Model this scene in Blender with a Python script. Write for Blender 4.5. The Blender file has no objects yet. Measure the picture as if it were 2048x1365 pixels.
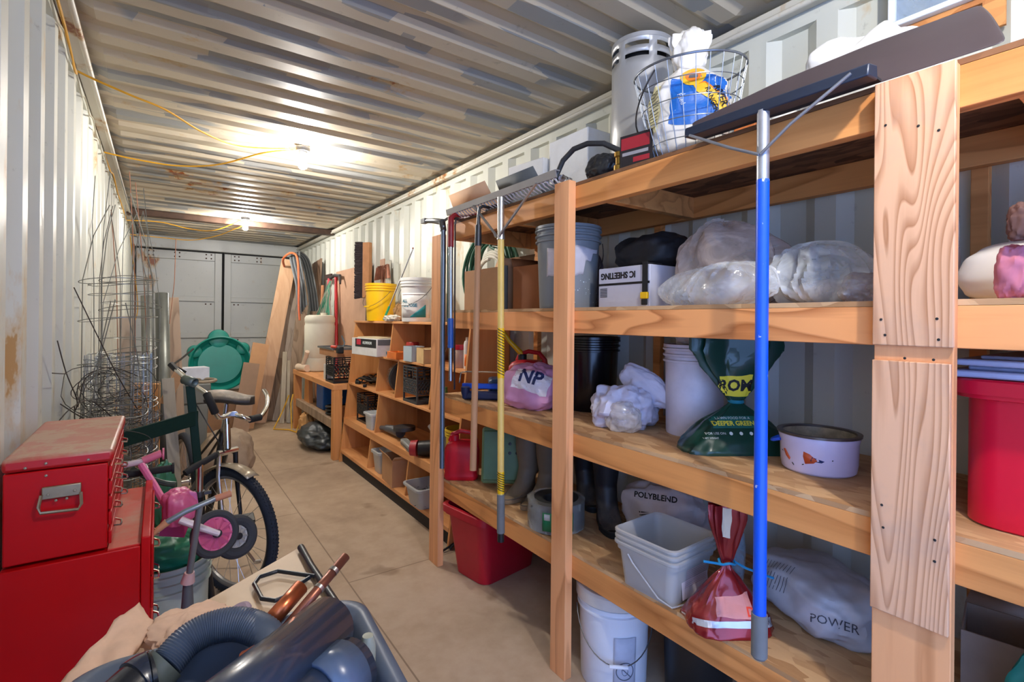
import bpy, math, random
from math import sin, cos, pi, radians, sqrt
from mathutils import Vector, Matrix, noise, Euler
random.seed(7)
SC = bpy.context.scene
COL = SC.collection

# ------------------------------------------------------------------ mesh builder
class MB:
    def __init__(s): s.V=[]; s.F=[]
    def add(s, vs, fs):
        n=len(s.V); s.V+= [Vector(v) for v in vs]; s.F+=[tuple(i+n for i in f) for f in fs]; return s
    def box(s,x0,x1,y0,y1,z0,z1):
        v=[(x,y,z) for z in (z0,z1) for y in (y0,y1) for x in (x0,x1)]
        return s.add(v,[(0,2,3,1),(4,5,7,6),(0,1,5,4),(2,6,7,3),(0,4,6,2),(1,3,7,5)])
    def cbox(s,c,d,rot=(0,0,0)):
        R=Euler([radians(a) for a in rot]).to_matrix(); c=Vector(c)
        m=MB().box(-d[0]/2,d[0]/2,-d[1]/2,d[1]/2,-d[2]/2,d[2]/2)
        return s.add([c+R@v for v in m.V],m.F)
    def hexa(s,b,t):
        return s.add(list(b)+list(t),[(3,2,1,0),(4,5,6,7),(0,1,5,4),(1,2,6,5),(2,3,7,6),(3,0,4,7)])
    def cyl(s,p0,p1,r0,r1=None,n=16,cap=True):
        if r1 is None: r1=r0
        return s.tube([p0,p1],[r0,r1],n,cap=cap)
    def tube(s,pts,r,n=8,closed=False,cap=True,flat=1.0):
        P=[Vector(p) for p in pts]; m=len(P)
        rr=r if isinstance(r,(list,tuple)) else [r]*m
        T=[]
        for i in range(m):
            if closed: t=P[(i+1)%m]-P[i-1]
            else: t=P[min(i+1,m-1)]-P[max(i-1,0)]
            if t.length<1e-9: t=Vector((0,0,1))
            T.append(t.normalized())
        u=T[0].orthogonal().normalized()
        if abs(T[0].z)<.9: u=Vector((0,0,1)).cross(T[0]).normalized()
        base=len(s.V)
        for i in range(m):
            u=(u-T[i]*u.dot(T[i])).normalized(); w=T[i].cross(u)
            for k in range(n):
                a=2*pi*k/n
                s.V.append(P[i]+u*cos(a)*rr[i]+w*sin(a)*rr[i]*flat)
        R=m if closed else m-1
        for i in range(R):
            for k in range(n):
                a=base+i*n+k; b=base+i*n+(k+1)%n; c=base+((i+1)%m)*n+(k+1)%n; d=base+((i+1)%m)*n+k
                s.F.append((a,b,c,d))
        if cap and not closed:
            s.F.append(tuple(base+k for k in reversed(range(n)))); s.F.append(tuple(base+(m-1)*n+k for k in range(n)))
        return s
    def lathe(s,prof,c=(0,0,0),n=28,axis='z',close=False):
        base=len(s.V); c=Vector(c)
        for r,z in prof:
            for k in range(n):
                a=2*pi*k/n; x,y=r*cos(a),r*sin(a)
                p=(x,y,z) if axis=='z' else ((z,x,y) if axis=='x' else (x,z,y))
                s.V.append(c+Vector(p))
        m=len(prof)
        for i in range(m if close else m-1):
            for k in range(n):
                j=(i+1)%m
                f=(base+i*n+k,base+i*n+(k+1)%n,base+j*n+(k+1)%n,base+j*n+k)
                s.F.append(f if axis!='y' else f[::-1])
        return s
    def prism(s,poly,axis,lo,hi):
        n=len(poly)
        def P(a,b,h): return {'x':(h,a,b),'y':(a,h,b),'z':(a,b,h)}[axis]
        v=[P(a,b,lo) for a,b in poly]+[P(a,b,hi) for a,b in poly]
        f=[tuple(range(n))[::-1],tuple(range(n,2*n))]+[(i,(i+1)%n,n+(i+1)%n,n+i) for i in range(n)]
        return s.add(v,f)
    def grid(s,fn,nu,nv,cu=False):
        base=len(s.V)
        for j in range(nv):
            for i in range(nu): s.V.append(Vector(fn(i/(nu if cu else nu-1), j/(nv-1))))
        for j in range(nv-1):
            for i in range(nu if cu else nu-1):
                s.F.append((base+j*nu+i,base+j*nu+(i+1)%nu,base+(j+1)*nu+(i+1)%nu,base+(j+1)*nu+i))
        return s
    def xf(s,M):
        s.V=[M@v for v in s.V]; return s

def finish(name,m,mat,parent=None,bevel=0,ang=35,solid=0,sub=0,origin=None):
    """link a builder as one object; top level: origin at its base centre"""
    V=m.V
    if parent is None:
        xs=[v.x for v in V]; ys=[v.y for v in V]; zs=[v.z for v in V]
        o=Vector(((min(xs)+max(xs))/2,(min(ys)+max(ys))/2,min(zs))) if origin is None else Vector(origin)
    elif parent.get('_w'): o=parent.location.copy()
    else: o=Vector((0,0,0))
    me=bpy.data.meshes.new(name)
    me.from_pydata([v-o for v in V],[],m.F); me.validate()
    import bmesh
    bm=bmesh.new(); bm.from_mesh(me); bmesh.ops.recalc_face_normals(bm,faces=bm.faces); bm.to_mesh(me); bm.free()
    ob=bpy.data.objects.new(name,me); COL.objects.link(ob)
    me.materials.append(mat)
    for p in me.polygons: p.use_smooth=True
    me.set_sharp_from_angle(angle=radians(ang))
    if parent is None: ob.location=o
    else: ob.parent=parent
    if parent is not None and parent.type=='MESH' and not parent.get('_w'):
        pass
    if bevel:
        b=ob.modifiers.new('bevel','BEVEL'); b.width=bevel; b.segments=2; b.limit_method='ANGLE'; b.angle_limit=radians(40); b.harden_normals=False
    if solid:
        b=ob.modifiers.new('solid','SOLIDIFY'); b.thickness=solid; b.offset=0
    if sub:
        b=ob.modifiers.new('sub','SUBSURF'); b.levels=sub; b.render_levels=sub
    return ob
def tag(o,label=None,cat=None,group=None,kind=None):
    if label: o['label']=label
    if cat: o['category']=cat
    if group: o['group']=group
    if kind: o['kind']=kind
    return o
def thing(name,label,cat,loc=(0,0,0),rz=0,group=None,world=False,rot=None):
    """an Empty at the base of a thing; world=True: its parts are written in room coordinates"""
    o=bpy.data.objects.new(name,None); COL.objects.link(o); o.empty_display_size=.05
    o.location=loc; o.rotation_euler=(0,0,radians(rz)) if rot is None else [radians(a) for a in rot]
    tag(o,label,cat,group)
    WORLD[o.name]=world
    return o
WORLD={}
def part(name,m,mat,par,**k):
    if par.type=='EMPTY' and WORLD.get(par.name):
        m=MB().add([v-par.location for v in m.V],m.F)
    lab=k.pop('label',None)
    o=finish(name,m,mat,par,**k)
    if lab: o['label']=lab
    WORLD[o.name]=False
    return o
def subpart(name,m,mat,par,**k):
    r=par.parent
    if r is not None and WORLD.get(r.name):
        m=MB().add([v-r.location for v in m.V],m.F)
    lab=k.pop('label',None)
    o=finish(name,m,mat,par,**k)
    if lab: o['label']=lab
    return o
def single(name,m,mat,label,cat,group=None,**k):
    return tag(finish(name,m,mat,None,**k),label,cat,group)
def struct(name,m,mat,**k):
    return tag(finish(name,m,mat,None,**k),kind='structure')
def copy_tree(o,par=None):
    c=o.copy(); COL.objects.link(c)
    if par is not None: c.parent=par
    for ch in list(o.children): copy_tree(ch,c)
    return c
def text(s,size,mat,par,loc,rot,name='lettering',ext=.0006,xs=1.0,bold=0.0,shear=0):
    cu=bpy.data.curves.new(name,'FONT'); cu.body=s; cu.size=size; cu.extrude=ext; cu.align_x='CENTER'; cu.align_y='CENTER'; cu.offset=bold; cu.shear=shear; cu.resolution_u=3
    ob=bpy.data.objects.new(name,cu); COL.objects.link(ob)
    bpy.context.view_layer.update()
    me=bpy.data.meshes.new_from_object(ob)
    COL.objects.unlink(ob); bpy.data.objects.remove(ob)
    o=bpy.data.objects.new(name,me); COL.objects.link(o); me.materials.clear(); me.materials.append(mat)
    o.parent=par; o.location=loc; o.rotation_euler=[radians(a) for a in rot]; o.scale=(xs,1,1)
    return o
def wrap_text(s,size,mat,par,fn,name='lettering',xs=1.0,bold=0.0,off=.0015):
    """lettering that follows a curved surface: fn(u,v) -> point in the parent's space (metres along, metres up)"""
    cu=bpy.data.curves.new(name,'FONT'); cu.body=s; cu.size=size; cu.align_x='CENTER'; cu.align_y='CENTER'; cu.offset=bold; cu.resolution_u=2; cu.extrude=.0004
    ob=bpy.data.objects.new(name,cu); COL.objects.link(ob); bpy.context.view_layer.update()
    me=bpy.data.meshes.new_from_object(ob)
    COL.objects.unlink(ob); bpy.data.objects.remove(ob)
    for v in me.vertices: v.co=Vector(fn(v.co.x*xs,v.co.y,v.co.z))
    o=bpy.data.objects.new(name,me); COL.objects.link(o); me.materials.clear(); me.materials.append(mat); o.parent=par
    return o

# ------------------------------------------------------------------ materials
def lin(c):
    if isinstance(c,str):
        c=[int(c[i:i+2],16)/255 for i in (0,2,4)]
    return tuple((x/12.92 if x<=.04045 else ((x+.055)/1.055)**2.4) for x in c[:3])+(1,)
class N:
    def __init__(s,name):
        s.m=bpy.data.materials.new(name); s.m.use_nodes=True; s.t=s.m.node_tree; s.t.nodes.clear()
        s.out=s.t.nodes.new('ShaderNodeOutputMaterial'); s.b=s.t.nodes.new('ShaderNodeBsdfPrincipled')
        s.t.links.new(s.b.outputs[0],s.out.inputs[0])
    def n(s,typ,**k):
        nd=s.t.nodes.new('ShaderNode'+typ)
        for a,v in k.items():
            if a.startswith('i_'):
                key=a[2:]; key=int(key) if key.isdigit() else key.replace('_',' ')
                nd.inputs[key].default_value=v
            else: setattr(nd,a,v)
        return nd
    def l(s,a,b):
        s.t.links.new(a,b)
    def coord(s,scale=(1,1,1),rot=(0,0,0),loc=(0,0,0),kind='Object'):
        tc=s.n('TexCoord'); mp=s.n('Mapping'); mp.inputs['Scale'].default_value=scale; mp.inputs['Rotation'].default_value=[radians(a) for a in rot]; mp.inputs['Location'].default_value=loc
        if kind=='World':
            g=s.n('NewGeometry'); s.l(g.outputs['Position'],mp.inputs[0])
        else: s.l(tc.outputs[kind],mp.inputs[0])
        return mp.outputs[0]
    def noise(s,co,scale=5,detail=3,rough=.5,dist=0):
        nd=s.n('TexNoise'); nd.inputs['Scale'].default_value=scale; nd.inputs['Detail'].default_value=detail; nd.inputs['Roughness'].default_value=rough; nd.inputs['Distortion'].default_value=dist
        s.l(co,nd.inputs['Vector']); return nd.outputs['Fac']
    def ramp(s,fac,stops,interp='LINEAR'):
        r=s.n('ValToRGB'); r.color_ramp.interpolation=interp
        e=r.color_ramp.elements
        while len(e)<len(stops): e.new(.5)
        for el,(p,c) in zip(e,stops): el.position=p; el.color=c if len(c)==4 else lin(c)
        s.l(fac,r.inputs[0]); return r.outputs[0]
    def mix(s,fac,a,b,mode='MIX'):
        m=s.n('Mix'); m.data_type='RGBA'; m.blend_type=mode
        for i,v in ((0,fac),(6,a),(7,b)):
            if hasattr(v,'is_linked') or hasattr(v,'links'): s.l(v,m.inputs[i])
            else: m.inputs[i].default_value=v
        return m.outputs[2]
    def math(s,op,a,b=None):
        m=s.n('Math'); m.operation=op
        for i,v in ((0,a),(1,b)):
            if v is None: continue
            if hasattr(v,'links'): s.l(v,m.inputs[i])
            else: m.inputs[i].default_value=v
        return m.outputs[0]
    def bump(s,h,strength=.2,dist=.01):
        b=s.n('Bump'); b.inputs['Strength'].default_value=strength; b.inputs['Distance'].default_value=dist
        s.l(h,b.inputs['Height']); s.l(b.outputs[0],s.b.inputs['Normal'])
    def set(s,**k):
        for a,v in k.items():
            i=s.b.inputs[a.replace('_',' ')]
            if hasattr(v,'links'): s.l(v,i)
            else: i.default_value=v
        return s
CACHE={}
def plain(name,c,rough=.5,metal=0,var=.12,scale=9,bump=0,spec=.5,dust=0,coat=0,sheen=0):
    """a solid colour with slight real variation, optionally dusty"""
    if name in CACHE: return CACHE[name]
    q=N(name); co=q.coord(); f=q.noise(co,scale,4,.6)
    a=lin(c); d=tuple(x*(1-var) for x in a[:3])+(1,); b=tuple(min(1,x*(1+var)) for x in a[:3])+(1,)
    col=q.ramp(f,[(.3,d),(.7,b)])
    if dust:
        g=q.noise(co,scale*1.7,5,.7); g=q.ramp(g,[(.45,(0,0,0,1)),(.75,(1,1,1,1))])
        nz=q.n('NewGeometry'); sp=q.n('SeparateXYZ'); q.l(nz.outputs['Normal'],sp.inputs[0])
        up=q.math('MAXIMUM',sp.outputs[2],0.0); k=q.math('MULTIPLY',up,dust); k=q.math('MULTIPLY',k,q.math('ADD',g,.42)); k=q.math('MINIMUM',k,.85)
        col=q.mix(k,col,lin('b09a80'))
    q.set(Base_Color=col,Roughness=rough,Metallic=metal,Specular_IOR_Level=spec,Coat_Weight=coat)
    if sheen: q.set(Sheen_Weight=sheen)
    if bump: q.bump(q.noise(co,scale*6,3,.6),bump,.01)
    CACHE[name]=q.m; return q.m
def wood(name,light,dark,axis='y',freq=9,stretch=.16,contrast=1.0,rough=.6,seed=0,knots=False,weather=0):
    if name in CACHE: return CACHE[name]
    q=N(name); sc=[3.2,3.2,3.2]; sc['xyz'.index(axis)]=stretch*3.2
    co=q.coord(tuple(sc),loc=(seed*3.1,seed*1.7,seed*2.3))
    f=q.noise(co,1.6,2,.45,.4)
    if knots:
        kc=q.coord(tuple(x*.9 for x in sc),loc=(seed,seed,seed)); kn=q.n('TexVoronoi'); kn.inputs['Scale'].default_value=1.3; q.l(kc,kn.inputs['Vector'])
        kd=q.math('POWER',q.math('MAXIMUM',q.math('SUBTRACT',.5,kn.outputs['Distance']),0.0),2.0)
        f=q.math('ADD',f,q.math('MULTIPLY',kd,1.2))
    w=q.math('FRACT',q.math('MULTIPLY',f,freq))
    ring=q.ramp(w,[(0,(.0,.0,.0,1)),(.12,(.9,.9,.9,1)),(.55,(.75,.75,.75,1)),(.97,(.12,.12,.12,1)),(1,(0,0,0,1))])
    fs=[70,70,70]; fs['xyz'.index(axis)]=2.5
    fib=q.noise(q.coord(tuple(fs)),1,3,.6)
    big=q.noise(q.coord((2,2,2)),1.2,2,.5)
    fac=q.math('ADD',q.math('MULTIPLY',ring,.62*contrast),q.math('ADD',q.math('MULTIPLY',fib,.35),q.math('MULTIPLY',big,.25)))
    fac=q.math('ADD',fac,.35*(1-contrast)-.02)
    col=q.ramp(fac,[(.15,lin(dark)),(.75,lin(light))])
    if weather:
        g=q.noise(q.coord((1.5,1.5,1.5)),2.5,5,.7); g=q.ramp(g,[(.5,(0,0,0,1)),(.7,(weather,)*3+(1,))]); col=q.mix(g,col,lin('8c8a88'))
    q.set(Base_Color=col,Roughness=rough,Specular_IOR_Level=.3)
    q.bump(fac,.15,.003)
    CACHE[name]=q.m; return q.m
def osb(name,a='d3aa7c',b='a87c52',sc=34):
    if name in CACHE: return CACHE[name]
    q=N(name); co=q.coord((1,1,1)); nz=q.n('TexNoise'); nz.inputs['Scale'].default_value=6; q.l(co,nz.inputs['Vector'])
    v=q.n('TexVoronoi'); v.inputs['Scale'].default_value=sc; v.inputs['Randomness'].default_value=1
    m2=q.n('Mapping'); m2.inputs['Scale'].default_value=(1,.38,1); q.l(q.mix(.06,co,nz.outputs['Color']),m2.inputs[0]); q.l(m2.outputs[0],v.inputs['Vector'])
    s=q.n('SeparateColor'); q.l(v.outputs['Color'],s.inputs[0])
    st=q.noise(q.coord((6,2,2)),2,5,.7)
    f=q.math('ADD',q.math('MULTIPLY',s.outputs[0],.5),q.math('MULTIPLY',st,.5))
    col=q.ramp(f,[(.2,lin(b)),(.7,lin(a))]); 
    dirt=q.ramp(q.noise(co,2.2,4,.6),[(.5,(0,0,0,1)),(.8,(.35,.35,.35,1))]); col=q.mix(dirt,col,lin('7a5a40'))
    q.set(Base_Color=col,Roughness=.75,Specular_IOR_Level=.25); q.bump(f,.25,.004)
    CACHE[name]=q.m; return q.m
def film(name,c='ffffff',alpha=.35,rough=.25,trans=0):
    if name in CACHE: return CACHE[name]
    q=N(name); co=q.coord((1,1,1.6)); f=q.noise(co,5,4,.6,.9)
    al=q.ramp(f,[(.36,(alpha*.6,)*3+(1,)),(.52,(alpha*.95,)*3+(1,)),(.66,(min(1,alpha*1.6),)*3+(1,))])
    q.bump(f,.45,.02)
    q.set(Base_Color=lin(c),Roughness=rough,Alpha=al,Specular_IOR_Level=.6,Coat_Weight=.3)
    CACHE[name]=q.m; return q.m
def frost(name,c='dcdfe0',alpha=.8,rough=.35):
    if name in CACHE: return CACHE[name]
    q=N(name); q.set(Base_Color=lin(c),Roughness=rough,Alpha=alpha,Subsurface_Weight=0.0,Specular_IOR_Level=.5); CACHE[name]=q.m; return q.m
def metalpaint(name,base,rustc='8a4a1e',stain='b08a4e',patches=None,rough=.38,rust=.5,vert=True,zr=None):
    q=N(name); co=q.coord(kind='World')
    f=q.noise(co,1.1,4,.55); a=lin(base); d=tuple(x*.86 for x in a[:3])+(1,)
    col=q.ramp(f,[(.3,d),(.7,a)])
    if patches:
        mp=q.coord((1.0,6.0,1.0),kind='World'); vo=q.n('TexVoronoi'); vo.distance='CHEBYCHEV'; vo.inputs['Scale'].default_value=2.0; q.l(mp,vo.inputs['Vector'])
        s=q.n('SeparateColor'); q.l(vo.outputs['Color'],s.inputs[0])
        big=q.noise(q.coord((1,1,1),kind='World'),.9,2,.5)
        k=q.math('ADD',q.math('MULTIPLY',s.outputs[0],.55),q.math('MULTIPLY',big,.9))
        pk=q.ramp(k,[(.80,(0,0,0,1)),(.83,(.75,.75,.75,1))])
        pc=q.ramp(s.outputs[1],[(0,lin(patches[0])),(1,lin(patches[1]))])
        col=q.mix(pk,col,pc)
    n1=q.noise(q.coord((1,1,.45) if vert else (1,1,1),kind='World'),4.5,6,.65)
    n2=q.noise(co,.8,2,.5)
    k=q.math('MULTIPLY',n1,q.math('ADD',n2,.35))
    sk=q.ramp(k,[(.56-.1*rust,(0,0,0,1)),(.64-.1*rust,(.8,.8,.8,1))])
    col=q.mix(sk,col,lin(stain))
    rk=q.ramp(k,[(.64-.1*rust,(0,0,0,1)),(.67-.1*rust,(1,1,1,1))])
    col=q.mix(rk,col,lin(rustc))
    sm=q.noise(co,14,5,.7); col=q.mix(q.ramp(sm,[(.62,(0,0,0,1)),(.72,(.35,.35,.35,1))]),col,lin('6a655c'))
    q.set(Base_Color=col,Roughness=q.ramp(f,[(.3,(rough*.8,)*3+(1,)),(.7,(rough*1.25,)*3+(1,))]),Specular_IOR_Level=.55)
    q.bump(q.noise(co,3,3,.5),.12,.02)
    return q.m
def emit(name,c,st):
    m=bpy.data.materials.new(name); m.use_nodes=True; t=m.node_tree; t.nodes.clear()
    o=t.nodes.new('ShaderNodeOutputMaterial'); e=t.nodes.new('ShaderNodeEmission'); e.inputs[0].default_value=lin(c); e.inputs[1].default_value=st; t.links.new(e.outputs[0],o.inputs[0]); return m

W_OR=wood('lumber_orange','f2a566','aa5f2e','y',10,.13,1.1,seed=1)
W_OR2=wood('lumber_orange_dim','e29a58','a8642f','y',7,.1,.8,seed=4)
W_POST=wood('lumber_post','eba873','b87442','z',8,.1,.7,seed=2)
W_BIG=wood('lumber_big_post','e4b088','a3683f','z',38,.12,.85,seed=6,knots=True,weather=.25)
W_CASE=wood('bookcase_wood','dc9a5c','bb7438','z',5,.1,.45,seed=3,rough=.5)
W_CASEY=wood('bookcase_shelf_wood','e0a068','bb7438','y',5,.1,.45,seed=3,rough=.5)
W_OLD=wood('weathered_wood','a89078','6e5844','z',8,.08,.8,seed=8)
W_GREY=wood('grey_board','a09080','77685a','z',7,.06,.7,seed=9)
W_PLY=wood('plywood_sheet','d6ad88','b58660','z',5,.2,.4,seed=5)
W_PALE=wood('pale_board','c8bca4','a09078','z',6,.1,.5,seed=11)
W_HANDLE=wood('hoe_handle_wood','b98c66','7a5238','z',8,.05,.8,seed=12)
OSB=osb('osb_board'); OSBD=osb('osb_board_shaded','8a5f3f','4d3222')  # darker osb copy for the top deck, underside shade put into its colour
STEEL=plain('bare_steel','b4b4b4',.3,1,.1,20)
CHROME=plain('chrome','dddddd',.12,1,.05)
DSTEEL=plain('dark_steel','5c5c5e',.45,.8,.2,14)
BLACK=plain('black_plastic','17181a',.42,0,.2,12)
BLACKM=plain('black_matte','1c1b1b',.8,0,.25,20)
RUBBER=plain('rubber','25262a',.75,0,.2,30,bump=.2)
WHITEP=plain('white_plastic','e6e5e2',.38,0,.05,5)
GREYP=plain('grey_plastic','7d868d',.42,0,.08,5)
RED=plain('red_enamel','b2040c',.4,0,.06,4,spec=.25)
REDP=plain('red_plastic','c30c25',.42,0,.08,5)
YEL=plain('yellow_plastic','f2bf0a',.4,0,.05,5)
CARD=plain('cardboard','b98a60',.8,0,.08,6,bump=.08)
CARDD=plain('cardboard_brown','96592f',.8,0,.1,6)
GREEN=plain('dark_green_enamel','0e2a20',.6,0,.15,8,spec=.2)
TEAL=plain('teal_plastic','077a6c',.38,0,.1,4)
BLUEP=plain('blue_paint','1250c8',.35,0,.12,20)
INK=plain('black_ink','101114',.6)
WINK=plain('white_ink','eeeeee',.6)
COPPER=plain('copper','b46a45',.35,.9,.18,25)
ALU=plain('aluminium','c9cbcc',.3,.9,.08,15)
YROPE=plain('yellow_cord','d9a520',.5,0,.12,20)

# ------------------------------------------------------------------ the container shell
XL,XR,ZC,YN,YF=-.335,2.0,2.69,-2.7,9.45
WALLM=metalpaint('wall_paint','d3d4c8',stain='c6ae86',rust=.12,rough=.4,rustc='b58e5c')
CEILM=metalpaint('ceiling_paint','c2b6a0',patches=('8b9396','6f747c'),rust=.12,rough=.5,vert=False,stain='b59566')
DOORM=metalpaint('door_paint','c6c7c2',rust=.16,rough=.45)
def floor_mat():
    q=N('floor_plywood'); co=q.coord(kind='World')
    f=q.noise(co,1.3,5,.6,.3); f2=q.noise(co,9,5,.65)
    c=q.ramp(q.math('ADD',q.math('MULTIPLY',f,.7),q.math('MULTIPLY',f2,.3)),[(.3,lin('97806b')),(.5,lin('b19a81')),(.7,lin('c4af98'))])
    br=q.n('TexBrick'); br.offset=.5; br.inputs['Scale'].default_value=1; br.inputs['Mortar Size'].default_value=.004; br.inputs['Brick Width'].default_value=2.4; br.inputs['Row Height'].default_value=1.16
    q.l(q.coord((1,1,1),rot=(0,0,90),loc=(.35,.3,0),kind='World'),br.inputs['Vector'])
    c=q.mix(q.math('MULTIPLY',br.outputs['Fac'],.6),c,lin('5c4634'))
    st=q.ramp(q.noise(q.coord((1,1,1),loc=(4.2,1.3,0),kind='World'),2.6,3,.5),[(.66,(0,0,0,1)),(.71,(.45,.45,.45,1))]); c=q.mix(st,c,lin('6b5038'))
    q.set(Base_Color=c,Roughness=.62,Specular_IOR_Level=.35); q.bump(f2,.12,.004); return q.m
FLOORM=floor_mat()
struct('floor',MB().box(XL-.1,XR+.1,YN,YF+.1,-.06,0),FLOORM)
def corr_wall(side):
    m=MB(); pitch=.262; d=.036
    x=XL if side=='left' else XR; s=-1 if side=='left' else 1
    prof=[]; y=YN
    y0=YN+ (.04 if side=='left' else .1)
    k=0
    while y0+k*pitch<YF:
        b=y0+k*pitch
        prof+=[(b,0),(b+.072,0),(b+.118,1),(b+.216,1)]; k+=1
    prof=[(a,b) for a,b in prof if a<=YF]
    zt=ZC-.10
    zs=[0,.05,.13]+[zt*.5]+[zt]
    for j in range(len(zs)-1):
        for i in range(len(prof)-1):
            (a,da),(b,db)=prof[i],prof[i+1]
            m.add([(x+s*d*da,a,zs[j]),(x+s*d*db,b,zs[j]),(x+s*d*db,b,zs[j+1]),(x+s*d*da,a,zs[j+1])],[(0,1,2,3)])
    if side=='left':   # unseen opening beside the camera, added to let sky light onto the shelves
        keep=[f for f in m.F if not all(-2.25<m.V[i].y<-.15 and m.V[i].z<ZC for i in f)]
        m.F=keep
        m.box(x+s*.09,x+s*.05,YN,-2.25,0,ZC+.05).box(x+s*.09,x+s*.05,-.15,YF,0,ZC+.05)
    else: m.box(min(x+s*.05,x+s*.09),max(x+s*.05,x+s*.09),YN,YF,0,ZC+.05)
    # top skirt the sheet is welded to
    m.box(min(x+s*.001,x+s*.05),max(x+s*.001,x+s*.05),YN,YF,zt-.004,ZC)
    return m
struct('wall_left',corr_wall('left'),WALLM,ang=20)
# right wall: with the small high window near the camera
struct('wall_right',corr_wall('right'),WALLM,ang=20)
m=MB(); pitch=.213
prof=[]; k=0; y0=YN
while y0+k*pitch<YF:
    b=y0+k*pitch; prof+=[(b,0),(b+.085,0),(b+.118,1),(b+.180,1)]; k+=1
for i in range(len(prof)-1):
    (a,da),(b,db)=prof[i],prof[i+1]
    if b>YF: break
    h0,h1=ZC-.002+.02*da,ZC-.002+.02*db
    e=.05
    m.add([(XL-.03,a,ZC+.02),(XL+e,a,ZC+.02),(XL+e+.06,a,h0),(XR-e-.06,a,h0),(XR-e,a,ZC+.02),(XR+.03,a,ZC+.02),
           (XL-.03,b,ZC+.02),(XL+e,b,ZC+.02),(XL+e+.06,b,h1),(XR-e-.06,b,h1),(XR-e,b,ZC+.02),(XR+.03,b,ZC+.02)],
          [(j,j+1,j+7,j+6) for j in range(5)])
m.box(XL-.09,XR+.09,YN,YF,ZC+.05,ZC+.07)
struct('ceiling',m,CEILM,ang=15)
RAILM=metalpaint('rail_paint','cfcabb',rust=.7,rough=.35)
for nm,x,s in (('trim_1',XL,1),('trim_2',XR,-1)):
    m=MB(); m.box(min(x,x+s*.05),max(x,x+s*.05),YN,YF,ZC-.052,ZC-.012); m.cyl((x+s*.052,YN,ZC-.052),(x+s*.052,YF,ZC-.052),.012,n=8)
    struct(nm,m,RAILM,bevel=.004)
# roof bow seen across the far bay
struct('trim_3',MB().box(XL+.02,XR-.02,7.14,7.26,ZC-.075,ZC-.005),plain('rusty_bow','4a3528',.6,.2,.3,12),bevel=.005)
# header over the end doors
struct('trim_4',MB().box(XL,XR,9.28,9.45,2.50,ZC),DOORM,bevel=.01)
struct('trim_5',MB().box(XL-.03,XL+.03,9.2,9.45,0,2.52).box(XR-.05,XR+.03,9.2,9.45,0,2.52),DOORM,bevel=.008)
struct('wall_back',MB().box(XL-.1,XR+.1,9.47,9.5,-.05,ZC+.1),BLACKM)
def end_door(nm,x0,x1):
    d=thing(nm,None,None,((x0+x1)/2,9.4,0),world=True); d['kind']='structure'
    for k in ('label','category'): 
        if k in d: del d[k]
    part('door_panel',MB().box(x0,x1,9.38,9.43,.06,2.48),DOORM,d,bevel=.004)
    f=MB()
    f.box(x0,x0+.10,9.33,9.385,.06,2.48).box(x1-.10,x1,9.33,9.385,.06,2.48)
    for z0,z1 in ((2.35,2.48),(1.70,1.78),(1.12,1.2),(.56,.64),(.06,.18)): f.box(x0+.10,x1-.10,9.345,9.385,z0,z1)
    part('door_frame',f,DOORM,d,bevel=.006)
    b=MB()
    for z in (2.45,2.39,1.66,1.08):
        for x in (x0+.15,x0+.21,x0+.48,x0+.54,x1-.22,x1-.15):
            if (z>2 or abs(x-(x0+x1)/2)>.1): b.lathe([(.0,-.010),(.010,-.007),(.012,0)],(x,9.345 if z>1.7 and z<2.6 and z>2 else 9.379,z),8,'y')
    part('bolt',b,plain('rusty_bolt','4c3226',.7,.3),d)['kind']='stuff'
    part('gasket',MB().box(x0-.012,x0+.002,9.32,9.40,.05,2.5).box(x1-.002,x1+.012,9.32,9.40,.05,2.5).box(x0,x1,9.33,9.40,2.48,2.5),BLACKM,d)
end_door('door_1',XL+.045,.825)
end_door('door_2',.855,XR-.06)

# ------------------------------------------------------------------ light
bulbm=emit('lit_bulb_glass','fdf8f2',1750)
def ceiling_lamp(x,y,label,st=None,size=1):
    t=thing('ceiling_light',label,'light',(x,y,ZC-.002),group=None)
    part('ceiling_box',MB().lathe([(0,0),(.052,0),(.052,-.012),(.046,-.03),(0,-.03)],(0,0,0),12),DSTEEL,t)
    part('lamp_holder',MB().lathe([(.028,-.03),(.028,-.055),(.019,-.062),(.017,-.085),(0,-.085)],(0,0,0),20),WHITEP,t)
    r=.03
    pr=[(.013,-.082),(.015,-.095)]+[(r*sin(a)*size,-.125-r*cos(a)*size*-1) for a in [pi*(.15+.85*k/9) for k in range(10)]]
    pr=[(.013,-.082),(.016,-.096),(.026,-.112),(.031,-.130),(.027,-.148),(.015,-.158),(0.0005,-.161)]
    part('bulb',MB().lathe(pr,(0,0,0),14),bulbm,t)
    return t
ceiling_lamp(.84,3.84,'nearer lit ceiling bulb in a white holder, with two yellow cords running to it')
ceiling_lamp(.86,6.95,'farther lit ceiling bulb, just in front of the end doors')
ceiling_lamp(.84,-.15,'bare lit bulb on the ceiling above the blue tool pole, out of view overhead')
w=bpy.data.worlds.new('World'); SC.world=w; w.use_nodes=True
bg=w.node_tree.nodes['Background']; bg.inputs[0].default_value=(.29,.48,1,1); bg.inputs[1].default_value=5

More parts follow.
